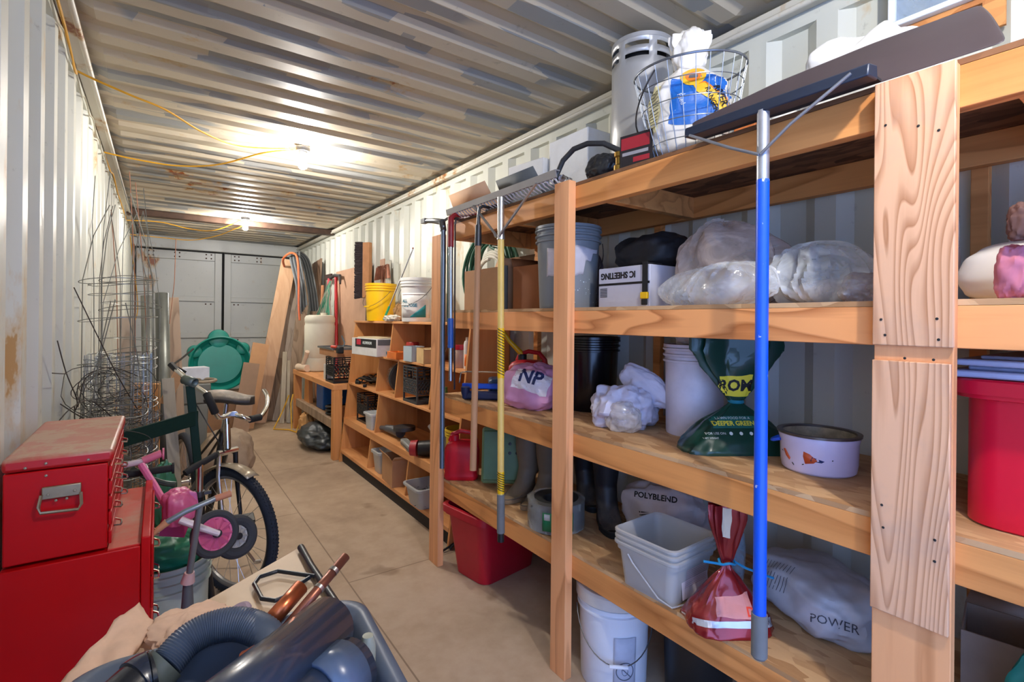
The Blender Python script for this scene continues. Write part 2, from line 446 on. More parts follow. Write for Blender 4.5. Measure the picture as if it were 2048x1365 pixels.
# ------------------------------------------------------------------ camera
cam=bpy.data.cameras.new('Camera'); co=bpy.data.objects.new('Camera',cam); COL.objects.link(co); SC.camera=co
cam.sensor_fit='HORIZONTAL'; cam.sensor_width=36; cam.lens=1000*36/2048; cam.shift_y=-.0203; cam.clip_start=.05
yaw=radians(35.2); fwd=Vector((sin(yaw),cos(yaw),0)); rt=Vector((cos(yaw),-sin(yaw),0)); up=Vector((0,0,1))
rl=radians(-.57)
r2=rt*cos(rl)-up*sin(rl)*-1*-1 if False else (rt*cos(.57*pi/180)+up*sin(.57*pi/180)); u2=(up*cos(.57*pi/180)-rt*sin(.57*pi/180))
M=Matrix((r2,u2,-fwd)).transposed().to_4x4(); M.translation=Vector((0,0,1.45)); co.matrix_world=M
SC.view_settings.view_transform='Standard'; SC.view_settings.look='None'; SC.view_settings.gamma=1; SC.view_settings.exposure=0
SC.view_settings.use_curve_mapping=False

# ------------------------------------------------------------------ storage shelving
LV=[.511,1.005,1.504,2.012]; SX0,SX1=1.378,1.96; SY0,SY1=-1.0,2.56
sh=thing('storage_shelving','long four-tier timber storage shelving with osb decks along the right wall','shelving',(1.66,.9,0),world=True)
big=part('post',MB().box(1.352,1.378,.320,.462,0,2.0),W_POST,sh,bevel=.002,label='orange board behind the weathered face boards')
part('post_face',MB().box(1.340,1.3515,.318,.462,1.402,2.0),W_BIG,sh,bevel=.002,label='upper weathered face board with knots')
part('post_face',MB().box(1.340,1.3515,.322,.462,.80,1.368),W_BIG,sh,bevel=.002,label='middle weathered face board with knots')
pb=MB()
part('post',MB().box(1.34,1.378,1.512,1.602,0,2.018),W_POST,sh,bevel=.002)
part('post',MB().box(1.34,1.378,2.632,2.745,0,1.95),W_POST,sh,bevel=.002)
part('post',MB().box(1.34,1.378,-.9,-.76,0,2.0),W_POST,sh,bevel=.002)
for y in (.39,1.55,2.5,-.9):
    part('rear_post',MB().box(1.962,1.995,y,y+.04,0,2.0),W_OR2,sh,bevel=.002)
for i,z in enumerate(LV):
    SY1=2.70 if i<2 else 2.56
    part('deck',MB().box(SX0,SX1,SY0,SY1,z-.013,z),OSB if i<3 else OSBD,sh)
    part('front_beam',MB().box(SX0,SX0+.038,SY0,SY1,z-.104,z-.0135),[W_OR2,W_OR2,W_OR,W_OR2][i],sh,bevel=.002)
    part('back_beam',MB().box(SX1-.04,SX1-.002,SY0,SY1,z-.104,z-.0135),W_OR2,sh,bevel=.002)
    for y in (-.3,.2,1.34,1.93,2.52):
        part('cross_joist',MB().box(SX0+.039,SX1-.041,y,y+.038,z-.104,z-.0135),W_OR2,sh,bevel=.002)
# screw heads on the wide post
sb=MB()
for y,z in ((.445,1.46),(.437,1.425),(.345,1.462),(.342,1.418),(.437,.99),(.44,1.04),(.345,.995),(.345,.95),(.40,1.375),(.35,1.375),(.44,1.9),(.38,1.88),(.345,1.86)):
    sb.lathe([(0,-.0015),(.0022,-.001),(.003,0)],(1.3395,y,z),8,'x')
part('screw',sb,BLACKM,sh)['kind']='stuff'
# ------------------------------------------------------------------ soft shapes
def fr(p,s=1.0,o=4,seed=0):
    p=Vector(p)*s+Vector((seed*7.3,seed*3.1,seed*5.7)); v=0; a=1; t=0
    for i in range(o):
        v+=a*noise.noise(p); t+=a; a*=.55; p=p*2.03
    return v/t
def ridge(p,s,seed=0):
    p=Vector(p)*s+Vector((seed*7.3,seed*3.1,seed*5.7)); v=0; a=1
    for i in range(3):
        v+=a*(1-abs(noise.noise(p))*2.2); a*=.38; p=p*1.9
    return v/1.5
def blob(dx,dy,dz,seed=0,amp=.12,rs=3,pw=.7,nu=64,nv=36,crease=.5,base=0.0,fold=0):
    """a slumped soft bag: superellipsoid resting on z=0, creased"""
    m=MB()
    def sg(v,p): return math.copysign(abs(v)**p,v)
    def fn(u,v):
        a=2*pi*u; b=-pi/2+pi*v
        x=sg(cos(b),pw)*sg(cos(a),pw); y=sg(cos(b),pw)*sg(sin(a),pw); z=sg(sin(b),pw)
        p=Vector((x,y,z))
        k=1+amp*(1.5*fr(p,rs*.6,3,seed)+crease*.6*(ridge(Vector((p.x,p.y,p.z*.45)),rs*.75,seed)-.5))
        if fold: k+=fold*sin(a*9+4*fr(p,2,2,seed))*max(0,z)
        q=Vector((x*dx/2*k,y*dy/2*k,z*dz/2*k))
        q.z=max(q.z,-dz/2*.82)+dz/2*.82
        return q
    m.grid(fn,nu,nv,cu=True); return m
def tied_bag(w,d,h,neck,top,seed=0,amp=.1,nu=72,topw=None,prof=None,flat=.8,taper=.5):
    """pillow-like bag, gathered at height `neck`, flaring again above it"""
    topw=topw or w*.45
    P=prof or [(0,.86),(.03,.98),(.12,1.0),(.35,.93),(.6,.72),(.82,.38),(.94,.16),(1,.09)]
    def wid(t):
        for (a,b),(c,e) in zip(P,P[1:]):
            if t<=c: return b+(e-b)*(t-a)/(c-a)
        return P[-1][1]
    nv=44
    def fn(u,v):
        a=2*pi*u
        if v<.7:
            t=v/.7; z=t*neck; k=wid(t); kd=k*(1-.25*t)
            pleat=.10*t*t
        else:
            t=(v-.7)/.3; z=neck+t*(h-neck); s=.09+(topw/w-.09)*min(1,t*1.3)**.8; k=s; kd=s*flat*.6
            pleat=.25*min(1,t*2)
        c,s_=cos(a),sin(a)
        x=math.copysign(abs(c)**taper,c)*w/2*k; y=math.copysign(abs(s_)**.8,s_)*d/2*kd
        p=Vector((c*.6,s_*.6,z*4))
        f=1+amp*(1.2*fr(p,2.2,3,seed)+.7*(ridge(p,3,seed)-.5))+pleat*sin(a*8+3*noise.noise(Vector((z*9,seed,0))))
        return Vector((x*f,y*f,z+amp*.15*h*fr(p,3,2,seed+3)*(v>.02)))
    m=MB().grid(fn,nu,nv,cu=True)
    n=len(m.V)-nu
    m.F.append(tuple(range(nu))[::-1])
    return m
def drape(x0,x1,y0,y1,fn,n=40):
    return MB().grid(lambda u,v:(x0+(x1-x0)*u,y0+(y1-y0)*v,fn(u,v)),n,n)
def bucket(name,label,loc,rt=.148,rb=.128,h=.365,mat=WHITEP,lid=None,rz=0,group=None,bail=True,bailside=1,contents=None,cat='bucket',ridges=3,rot=None):
    t=thing(name,label,cat,loc,rz,group,rot=rot)
    pr=[(0,.004),(rb-.006,.004),(rb,0),(rb+.002,.006)]
    zr=h*.80
    rr=lambda z: rb+(rt-.006-rb)*z/h
    pr+=[(rr(zr),zr)]
    for i in range(ridges):
        z=zr+(h-zr)*i/ridges
        pr+=[(rr(z)+.009,z+.002),(rr(z)+.009,z+.009),(rr(z)+.001,z+.012),(rr(z)+.001,z+(h-zr)/ridges-.002)]
    pr+=[(rt,h-.012),(rt,h),(rt-.006,h),(rt-.012,h-.02),(rb-.004,.01),(0,.01)]
    part('body',MB().lathe(pr,n=40),mat,t,ang=40)
    if bail:
        z=zr-.002; R=rt+.004
        pts=[]
        for k in range(21):
            a=pi*k/20; pts.append((cos(a)*R, -bailside*(.02+sin(a)*R*.98)*.99, z-sin(a)*h*.42))
        m=MB().tube(pts,.0022,6)
        b=part('bail_handle',m,DSTEEL,t)
        g=pts[10]; subpart('grip',MB().cyl((-.035,g[1],g[2]),(.035,g[1],g[2]),.007,n=10),mat if mat is not REDP else WHITEP,b)
    if lid:
        part('lid',MB().lathe([(0,h+.006),(rt-.03,h+.006),(rt-.022,h+.014),(rt-.002,h+.014),(rt+.006,h+.006),(rt+.006,h-.035),(rt+.002,h-.037),(rt+.001,h-.004),(0,h)],n=40),lid,t)
    return t
def open_box(name,label,loc,d,mat,rz=0,flaps=(20,25,15,30),cat='box',group=None,inner=None,rot=None,fl=.45):
    t=thing(name,label,cat,loc,rz,group,rot=rot)
    x,y,z=d[0]/2,d[1]/2,d[2]; w=.004
    part('body',MB().box(-x,x,-y,y,0,w).box(-x,-x+w,-y,y,w,z).box(x-w,x,-y,y,w,z).box(-x+w,x-w,-y,-y+w,w,z).box(-x+w,x-w,y-w,y,w,z),mat,t)
    for k,a in enumerate(flaps):
        if a is None: continue
        a=radians(a); L=d[1 if k<2 else 0]*fl if k<2 else d[0]*fl
        c,s=cos(a)*L*.5,sin(a)*L*.5
        if k==0: q=[(-x,-y,z),(-x,y,z),(-x-c,y-.01,z+s),(-x-c,-y+.01,z+s)]
        if k==1: q=[(x,y,z),(x,-y,z),(x+c,-y+.01,z+s),(x+c,y-.01,z+s)]
        if k==2: q=[(x,-y,z),(-x,-y,z),(-x+.01,-y-c,z+s),(x-.01,-y-c,z+s)]
        if k==3: q=[(-x,y,z),(x,y,z),(x-.01,y+c,z+s),(-x+.01,y+c,z+s)]
        m=MB().add(q,[(0,1,2,3)]); part('flap',m,mat,t,solid=.003)
    return t
def tote(name,label,loc,L,W,h,mat,lid=None,rz=0,group=None,taper=.86,cat='storage tote',rimw=.022,handles=True):
    """rounded-rectangle tub, W along x, L along y"""
    t=thing(name,label,cat,loc,rz,group)
    def rr(hx,hy,r,n=6):
        P=[]
        for cx_,cy_,a0 in ((hx-r,hy-r,0),(-hx+r,hy-r,90),(-hx+r,-hy+r,180),(hx-r,-hy+r,270)):
            for k in range(n+1):
                a=radians(a0+90*k/n); P.append((cx_+r*cos(a),cy_+r*sin(a)))
        return P
    rings=[(taper,.0,0),(taper+.02,.004,0),(1-.02,h*.86,0),(1.0,h*.87,.012),(1.0,h*.9,.012),(1.0,h*.9,rimw),(1.0,h-.004,rimw),(1.0,h,rimw-.004),(1.0,h,0.0),(.985,h*.86,-.004),(taper,.012,-.004)]
    m=MB(); n=None
    for k,z,o in rings:
        P=rr(W/2*k+o-rimw,L/2*k+o-rimw,.05*(min(W,L)/.35)); n=len(P); m.V+=[Vector((a,b,z)) for a,b in P]
    for j in range(len(rings)-1):
        for i in range(n): m.F.append((j*n+i,j*n+(i+1)%n,(j+1)*n+(i+1)%n,(j+1)*n+i))
    m.F.append(tuple(range(n))[::-1]); m.F.append(tuple(range((len(rings)-1)*n,len(rings)*n)))
    part('body',m,mat,t,ang=40)
    if lid:
        m=MB(); P0=rr(W/2+.006,L/2+.006,.05); P1=rr(W/2-.03,L/2-.03,.04)
        m.prism(P0,'z',h+.0005,h+.016).prism(P1,'z',h+.016,h+.03); part('lid',m,lid,t,bevel=.003)
    return t
def milk_crate(label,loc,w=.30,d=.30,h=.28,mat=BLACK,rz=0,group=None,tag_=None):
    """slatted crate with hand holes; lattice sides"""
    t=thing('milk_crate',label,'crate',loc,rz,group)
    m=MB(); W,D=w/2,d/2; e=.012
    m.box(-W,W,-D,D,0,.01)
    for sx in (-1,1):
        for sy in (-1,1): m.box(sx*W-(e if sx>0 else 0),sx*W+(e if sx<0 else 0),sy*D-(e if sy>0 else 0),sy*D+(e if sy<0 else 0),.01,h)
    def side(f,half):
        for z in (.01,.07,h*.62,h*.72,h*.80,h*.88,h-.012): 
            if h*.7<z<h*.85:
                f(-half+e,-.055,z,z+.010); f(.055,half-e,z,z+.010)
            else: f(-half+e,half-e,z,z+.011)
        f(-.06,-.05,h*.62,h-.012); f(.05,.06,h*.62,h-.012)
    side(lambda a,b,z0,z1:m.box(a,b,-D,-D+.008,z0,z1),W); side(lambda a,b,z0,z1:m.box(a,b,D-.008,D,z0,z1),W)
    side(lambda a,b,z0,z1:m.box(-W,-W+.008,a,b,z0,z1),D); side(lambda a,b,z0,z1:m.box(W-.008,W,a,b,z0,z1),D)
    part('frame',m,mat,t)
    g=MB()
    def lattice(P,half):
        z0,z1=.08,h*.62; H=z1-z0; n=8
        for s in (-1,1):
            for k in range(-n,n+4):
                a=-half+e+(2*half-2*e)*k/n; b=a+s*H*.8
                pts=[(a,z0),(b,z1)]
                lo,hi=-half+e,half-e
                if max(a,b)<=lo or min(a,b)>=hi: continue
                def cl(p,q):
                    (xa,za),(xb,zb)=p,q
                    if xa<lo: za+=(lo-xa)/(xb-xa)*(zb-za); xa=lo
                    if xa>hi: za+=(hi-xa)/(xb-xa)*(zb-za); xa=hi
                    return (xa,za)
                p,q=cl(pts[0],pts[1]),cl(pts[1],pts[0])
                g.cyl(P(*p),P(*q),.0042,n=4,cap=False)
    for f,half in ((lambda a,z:(a,-D+.004,z),W),(lambda a,z:(a,D-.004,z),W),(lambda a,z:(-W+.004,a,z),D),(lambda a,z:(W-.004,a,z),D)): lattice(f,half)
    part('lattice_side',g,mat,t)
    return t
def jug(name,label,loc,d,mat,capmat,rz=0,cat='fuel can',spout=None,group=None,caploc=None):
    t=thing(name,label,cat,loc,rz,group); w,l,h=d
    def rrx(hx,hy,r,n=5):
        P=[]
        for cx_,cy_,a0 in ((hx-r,hy-r,0),(-hx+r,hy-r,90),(-hx+r,-hy+r,180),(hx-r,-hy+r,270)):
            for k in range(n+1):
                a=radians(a0+90*k/n); P.append((cx_+r*cos(a),cy_+r*sin(a)))
        return P
    m=MB(); rings=[(.92,.0,0),(1,.012,0),(1,.1*h,0),(.97,.15*h,0),(1,.2*h,0),(1,.55*h,0),(.95,.66*h,.01*l),(.82,.74*h,.02*l),(.6,.79*h,.03*l),(.3,.81*h,.03*l)]
    for k,z,o in rings:
        P=rrx(w/2*k,l/2*k,.25*min(w,l)*k); n=len(P); m.V+=[Vector((a,b+o,z)) for a,b in P]
    for j in range(len(rings)-1):
        for i in range(n): m.F.append((j*n+i,j*n+(i+1)%n,(j+1)*n+(i+1)%n,(j+1)*n+i))
    m.F.append(tuple(range(n))[::-1]); m.F.append(tuple(range((len(rings)-1)*n,len(rings)*n)))
    part('body',m,mat,t,ang=50)
    hp=[(0,-l*.42,h*.60),(0,-l*.40,h*.82),(0,-l*.25,h*.97),(0,l*.05,h*1.0),(0,l*.28,h*.93),(0,l*.34,h*.78)]
    part('handle',MB().tube(hp,[.02,.015,.013,.013,.014,.018],10),mat,t)
    c=(0,l*.22,h*.80)
    part('cap',MB().lathe([(0,.035),(.022,.035),(.026,.03),(.026,0),(0,0)],c,16),capmat,t)
    if spout:
        part('spout',MB().tube([Vector(c)+Vector((0,0,.03)),Vector(c)+Vector(spout)*.5,Vector(c)+Vector(spout)],[.017,.013,.011],12),YEL,t)
    return t
def star_lettering(par,fn,word,size,mat,**k): return wrap_text(word,size,mat,par,fn,**k)

# ------------------------------------------------------------------ things on the third shelf (z 1.504)
Z3,Z2,Z1,Z4=1.505,1.006,.512,2.013
GB=plain('grey_bucket_plastic','858a8c',.42,0,.07,6)
b=bucket('bucket','grey five gallon bucket with torn label behind the middle post','',rt=.152,rb=.128,h=.372,mat=GB,bail=True,bailside=-1) if False else bucket('bucket','grey five gallon bucket with torn label and paint spatter on the third shelf',(1.545,1.745,Z3),.152,.128,.372,GB,rz=-60,bailside=-1)
# torn paper label and paint spatter on the bucket
def on_bucket(r0,r1,h,off,az):
    def f(x,z,dz=0):
        r=r0+(r1-r0)*z/h+off+dz; a=az+x/r
        return (r*cos(a),r*sin(a),z)
    return f
f=on_bucket(.1285,.1465,.372,.0012,radians(244+60))
m=MB()
n=16
for j in range(n):
    pass
def lab(u,v):
    x=-.14+.27*u
    ztop=.268-.006*sin(u*9); zb=.135+.02*u+.03*fr((u*4,0,0),1.5,3,5)+(.06 if u>.66 else 0)+(.03 if u>.82 else 0)
    z=zb+(ztop-zb)*v
    p=f(x,z); return p
part('torn_label',MB().grid(lab,26,8),plain('torn_label_paper','cfc9cc',.7),b,solid=.0006)
m=MB()
for k in range(30):
    x=random.uniform(-.10,.16); z=random.uniform(.02,.13); r=random.choice((.0015,.002,.003))
    p=Vector(f(x,z)); nrm=Vector((p.x,p.y,0)).normalized(); m.cyl(p-nrm*.001,p+nrm*.0008,r,r*.7,n=6)
part('paint_spatter',m,plain('spatter_paint','dfe6e8',.5),b)['kind']='stuff'

open_box('cardboard_box','open brown cardboard box standing left of the grey bucket on the third shelf',(1.60,2.425,Z3),(.20,.40,.235),CARD,flaps=(None,70,80,None))
open_box('cardboard_box','darker cardboard box between the black pipe and the grey bucket',(1.66,2.04,Z3),(.26,.24,.225),CARDD,rz=3,flaps=(None,75,None,60))
single('foam_pipe',MB().tube([(1.50,2.195,Z3),(1.50,2.195,1.74)],.016,12),plain('dark_grey_foam','3c4044',.8),'short dark grey pipe length standing between the two cardboard boxes','pipe')
# garden hose coil hanging on the wall
HOSEG=plain('green_hose','1f5a44',.5,0,.12,12)
m=MB(); pts=[]
for k in range(10*36):
    a=2*pi*k/36; i=k/36; R=.31-.024*(i%5)+.008*sin(i*5)
    pts.append((1.88+.035*(i%4)/2-.03+.01*sin(a*3+i), 2.93+.05*sin(i*1.9)+R*sin(a)*.95, 1.765+R*cos(a)))
single('garden_hose',MB().tube(pts,.0105,8),HOSEG,'coiled green garden hose behind the cardboard box at the shelf end','hose')
pts=[]
for k in range(4*32):
    a=2*pi*k/32; i=k/32; pts.append((1.76+.02*i,2.76+.02*i+.17*sin(a),1.66+.02*i+.17*cos(a)*1.1))
single('hose',MB().tube(pts,.011,8),plain('cream_hose','d5d4c6',.5),'coiled cream hose behind the open cardboard box','hose')
m=MB().grid(lambda u,v:(1.85+.03*v+.03*sin(u*6),1.86+.28*u,Z3+.001+.33*v*(.55+.45*sin(pi*min(1,u*.9+.1)))),16,16)
single('felt_mat',m,plain('felt_mat_fibre','6a5c62',.95,0,.25,60),'purple grey felt mat standing behind the cardboard boxes','mat',solid=.02)

# sheeting box with straps and the black duffel
t=thing('sheeting_box','white cardboard box of sheeting printed upside down under a black duffel','box',(1.66,1.385,Z3))
part('carton',MB().box(-.14,.14,-.135,.135,0,.165),plain('white_carton','c9c8d2',.6,0,.04),t,bevel=.003)
part('printed_band',MB().box(-.1412,-.1403,-.135,.135,.092,.101),INK,t)
text('IC SHEETING',.035,INK,t,(-.1408,.028,.132),(90,180,-90),name='printed_word',bold=.0012,xs=.92)
for k in range(5): pass
m=MB()
for k in range(6): m.box(-.1412,-.1404,.085,.125,.045+.0065*k,.048+.0065*k)
part('small_print',m,INK,t)
m=blob(.27,.32,.17,3,.16,2.4,.8); m.xf(Matrix.Translation((1.70,1.375,Z3+.158)))
single('duffel_bag',m,plain('black_nylon','15161a',.65,0,.3,10),'black nylon duffel bag lying on the white sheeting box','bag')
t=thing('strap','black webbing strap with yellow buckle hanging down the sheeting box','strap',(1.50,1.21,Z3+.01),world=True)
part('webbing',MB().cbox((1.514,1.268,Z3+.115),(.004,.024,.12),(0,0,0)).cbox((1.555,1.268,Z3+.170),(.09,.022,.004)),BLACKM,t)
part('buckle',MB().cbox((1.511,1.268,Z3+.045),(.012,.034,.026)),YEL,t,bevel=.003)
part('strap_end',MB().cbox((1.511,1.268,Z3+.02),(.008,.026,.022)),BLACKM,t,bevel=.002)

# clear film bags
FILM=film('clear_film','d6c3b8',.56,.2); FILMD=film('dusty_film','cdbfb8',.55,.3)
def crumple(dx,dy,dz,seed,amp=.28,rs=2.0,pw=.9,cr=.75): return blob(dx,dy,dz,seed,amp*.8,rs,pw,110,60,cr)
def film_bag(dx,dy,dz,seed,fold=.16,nf=3.2,top=(.15,.1),pw=.85,nu=120,nv=60):
    """slack film bag: creases run from the gathered top down to the shelf"""
    m=MB()
    def sg(v,p): return math.copysign(abs(v)**p,v)
    def fn(u,v):
        a=2*pi*u; b=-pi/2+pi*v; c,s=cos(a),sin(a)
        rr=abs(cos(b))**pw; z=sg(sin(b),.9)
        tw=a+.5*noise.noise(Vector((c,s,v*2+seed)))
        q=Vector((cos(tw)*nf,sin(tw)*nf,v*1.1+seed*3.7))
        r1=1-abs(noise.noise(q))*2.6; r2=1-abs(noise.noise(q*2.3+Vector((5,2,1))))*2.4
        k=1+fold*(r1*.75+r2*.25-.35)*(.45+.55*sin(pi*v))+.16*noise.noise(Vector((c*1.1,s*1.1,v*1.6+seed)))
        zz=max(z*dz/2*(1+.25*noise.noise(Vector((c*1.3,s*1.3,seed)))),-dz/2*.82)+dz/2*.82
        h=zz/dz
        return Vector((c*rr*dx/2*k+top[0]*dx*h*h,s*rr*dy/2*k+top[1]*dy*h*h,zz*(1+.10*(r1-.4)*(v>.5))))
    m.grid(fn,nu,nv,cu=True); return m
def placed(m,loc,rz=0,rx=0):
    return m.xf(Matrix.Translation(loc)@Matrix.Rotation(radians(rz),4,'Z')@Matrix.Rotation(radians(rx),4,'X'))
single('plastic_bag',placed(film_bag(.28,.40,.33,11,.2,2.6,(.05,.12)),(1.70,1.02,Z3),6),FILM,'large clear plastic bag of tan packing left of the blue pole, third shelf','plastic bag')
single('packing_paper',placed(crumple(.17,.23,.14,12,.2),(1.70,1.02,Z3+.004),0),plain('tan_packing','b08f74',.8,0,.15,8),'tan packing bundled inside the large clear plastic bag','packing')
single('plastic_bag',placed(film_bag(.15,.38,.14,14,.22,2.8,(0,-.2)),(1.475,.965,Z3),-3),film('clear_film_front','e6e8e6',.36,.16),'crumpled clear plastic bag spilling over the shelf front beside the blue pole','plastic bag')
single('plastic_bag',placed(film_bag(.32,.28,.20,21,.3,3.0,(.1,.2)),(1.66,.69,Z3),-4),film('whitish_film','e2e6e6',.46,.2),'flat whitish clear plastic bag right of the blue pole, third shelf','plastic bag')
single('insulation_batt',placed(blob(.17,.14,.08,23,.08),(1.66,.69,Z3+.004)),plain('white_batt','d7d3cc',.9,0,.08),'white batting inside the flat clear plastic bag','insulation')
single('plastic_bag',placed(crumple(.13,.09,.08,25,.35),(1.48,.535,Z3)),film('grey_film','a8a2a0',.6,.25),'small grey film bag crumpled on the shelf before the wide post','plastic bag')
single('plastic_bag',placed(film_bag(.20,.14,.36,27,.22,2.6,(.1,.2)),(1.68,.455,Z3),5),FILMD,'tall dusty clear plastic bag half hidden by the wide post','plastic bag')
single('white_sack',placed(blob(.12,.08,.15,29,.08),(1.68,.455,Z3+.006)),plain('white_sack_cloth','dad6cf',.7,0,.05),'smooth white sack inside the tall dusty bag by the wide post','sack')
# right of the wide post
single('pillow',placed(blob(.19,.335,.16,31,.08,2,.75),(1.665,.215,Z3),0),plain('white_pillow_cloth','e4ded8',.8,0,.04),'plump white pillow right of the wide post, third shelf','pillow')
single('plastic_bag',placed(film_bag(.13,.32,.36,33,.18,2.6),(1.86,.14,Z3),0),film('brown_film','8a7066',.5,.3),'brown tinted plastic bag behind the white pillow','plastic bag')
single('pink_cloth',placed(blob(.09,.06,.12,35,.15,3),(1.445,.245,Z3)),plain('pink_cloth','b46878',.8,0,.12),'pink cloth bunched at the right edge of the third shelf','cloth')
t=thing('jar','clear red container with bright red lid at the right edge, third shelf','container',(1.47,.085,Z3))
part('container_body',MB().lathe([(0,0),(.085,0),(.09,.01),(.095,.17),(.098,.18)],n=32),film('red_clear','c83a3a',.6,.15),t)
part('lid',MB().lathe([(0,.225),(.10,.225),(.107,.215),(.108,.18),(.10,.178),(0,.18)],n=32),plain('bright_red','e8202a',.35),t,bevel=.002)
single('work_glove',placed(blob(.035,.05,.08,37,.2,4),(1.40,.225,Z3+.115)),plain('brown_leather','5c3b32',.7),'brown leather glove tucked beside the red lidded container','glove',)

# ------------------------------------------------------------------ second shelf (z 1.005)
PINK=plain('pink_bag_print','d89ac0',.35,0,.1,6)
t=thing('pink_bag','slumped pink and white printed plastic bag left of the middle post','bag',(1.575,2.035,Z2),12)
part('sack',blob(.25,.33,.24,41,.16,3,.75),N('pink_white_print').m if False else PINK,t)
def onblob(cx_,cz,rx,rz_,az0=180):
    def f(x,y,z=0):
        a=radians(az0)+x/rx; return (rx*cos(a),rx*sin(a)*1.25,cz+y)
    return f
def surf_text(s,size,mat,par,obj,side,loc,rot,**k):
    """lettering pressed on to a soft body by shrinking it on to the surface"""
    o=text(s,size,mat,par,loc,rot,**k); return o
def decal(obj,word,size,mat,center,right,upv,normal,name='lettering',bold=0,xs=1,poly=None,off=.0016):
    """letters (or an outline) projected along -normal on to a part's surface; all in the part's local space"""
    from mathutils.bvhtree import BVHTree
    if poly is None:
        cu=bpy.data.curves.new(name,'FONT'); cu.body=word; cu.size=size; cu.align_x='CENTER'; cu.align_y='CENTER'; cu.offset=bold; cu.resolution_u=2
        ob=bpy.data.objects.new(name,cu); COL.objects.link(ob); bpy.context.view_layer.update()
        me=bpy.data.meshes.new_from_object(ob); COL.objects.unlink(ob); bpy.data.objects.remove(ob)
    else:
        me=bpy.data.meshes.new(name); me.from_pydata([(a,b,0) for a,b in poly[0]],[],poly[1])
    import bmesh
    bm=bmesh.new(); bm.from_mesh(me); bmesh.ops.triangulate(bm,faces=bm.faces)
    for _ in range(2):
        es=[e for e in bm.edges if e.calc_length()>.012]
        if es: bmesh.ops.subdivide_edges(bm,edges=es,cuts=1)
        bmesh.ops.triangulate(bm,faces=bm.faces)
    tr=BVHTree.FromPolygons([v.co for v in obj.data.vertices],[tuple(p.vertices) for p in obj.data.polygons])
    c=Vector(center); r=Vector(right).normalized(); u=Vector(upv).normalized(); nn=Vector(normal).normalized()
    bad=[]
    for v in bm.verts:
        p=c+r*v.co.x*xs+u*v.co.y+nn*.4
        h=tr.ray_cast(p,-nn)
        if h[0] is None: bad.append(v); v.co=p
        else: v.co=h[0]+nn*off
    bmesh.ops.delete(bm,geom=bad,context='VERTS')
    bm.to_mesh(me); bm.free()
    o=bpy.data.objects.new(name,me); COL.objects.link(o); me.materials.clear(); me.materials.append(mat)
    o.parent=obj
    return o
# camera-facing direction of a bag is roughly (-.65,-.75): used only to decide which side the print is on
sk=[c for c in t.children][0]
decal(sk,'NP',.10,plain('navy_ink','1d2c5e',.5),(0,0,.13),(.62,-.62,-.3),(.2,-.2,.9),(-.75,-.5,.25),name='printed_letters',bold=.003,off=.0042)
def patch(obj,mat,center,right,upv,normal,w,h,name='printed_panel',n=8,wob=0,off=.0012,seed=0):
    V=[];F=[]
    for j in range(n+1):
        for i in range(n+1):
            x=-w/2+w*i/n; y=-h/2+h*j/n
            V.append((x+wob*noise.noise(Vector((x*20,y*20,seed))),y+wob*noise.noise(Vector((y*20,x*20,seed+4)))))
    for j in range(n):
        for i in range(n): a=j*(n+1)+i; F.append((a,a+1,a+n+2,a+n+1))
    return decal(obj,'',0,mat,center,right,upv,normal,name,poly=(V,F),off=off)
patch(sk,plain('white_print','e6e2ea',.4),(0,0,.11),(.62,-.62,-.3),(.2,-.2,.9),(-.75,-.5,.25),.2,.10,wob=.02,off=.0022)

bucket('black_bucket','shiny black bucket against the wall on the second shelf, nested pair',(1.795,1.84,Z2),.142,.118,.365,plain('gloss_black','0c0e14',.22,0,.1),bail=False,group=None)
tarp=plain('white_tarp','c8c4d4',.5,0,.08,10)
t=thing('folded_tarp','crumpled white plastic tarp on the second shelf left of the white bucket','tarp',(1.615,1.46,Z2),20)
part('tarp_body',crumple(.23,.25,.19,43,.3,2.3,.75,1.5),tarp,t)
part('raised_fold',placed(crumple(.07,.24,.12,49,.3,1.8),(.03,-.06,.13),0,30),tarp,t)
part('clear_corner',placed(crumple(.08,.14,.13,44,.3,2),(-.10,-.04,0),0),film('clear_corner','d8cfc4',.6,.15),t,label='clear plastic corner')
b=bucket('bucket','plain white five gallon bucket behind the green fertilizer bag',(1.755,1.215,Z2),.120,.106,.355,plain('lavender_white','d5d0dc',.45),bail=False)
single('paper_towel',placed(blob(.12,.14,.09,45,.2,4),(1.755,1.215,Z2+.345)),plain('white_paper','dcd8dc',.8),'crumpled white paper stuffed in the top of the white bucket','paper')
# green fertiliser bag
FG=plain('green_film_print','0d3b30',.32,0,.15,6,coat=.3)
t=thing('fertilizer_bag','dark green lawn fertilizer bag tied at the neck reading DEEPER GREEN','bag',(1.665,.985,Z2),-38+5)
sk=part('sack',tied_bag(.40,.22,.40,.165,.42,51,.09,topw=.27,taper=.42,prof=[(0,1.0),(.06,1.0),(.3,.84),(.6,.56),(.82,.27),(.94,.14),(1,.10)]),FG,t)
c=Vector((0,0,.09))
YI=plain('yellow_print','e4d33a',.5); WI=plain('white_print_b','d8e0dc',.5)
Rn=(1,0,0); Un=(0,.25,1); Nn=(0,-1,.25)
sk.data.update()
patch(sk,YI,(-.01,0,.222),(1,0,0),(0,.1,1),(0,-1,0),.12,.075,wob=.01,name='yellow_print_panel',off=.001)
decal(sk,'ROM',.055,INK,(-.012,0,.222),(1,0,0),(0,0,1),(0,-1,0),name='printed_letters',bold=.002,off=.0022)
patch(sk,plain('teal_print','155d55',.5),(-.03,0,.090),Rn,Un,Nn,.15,.042,name='printed_panel',off=.0008)
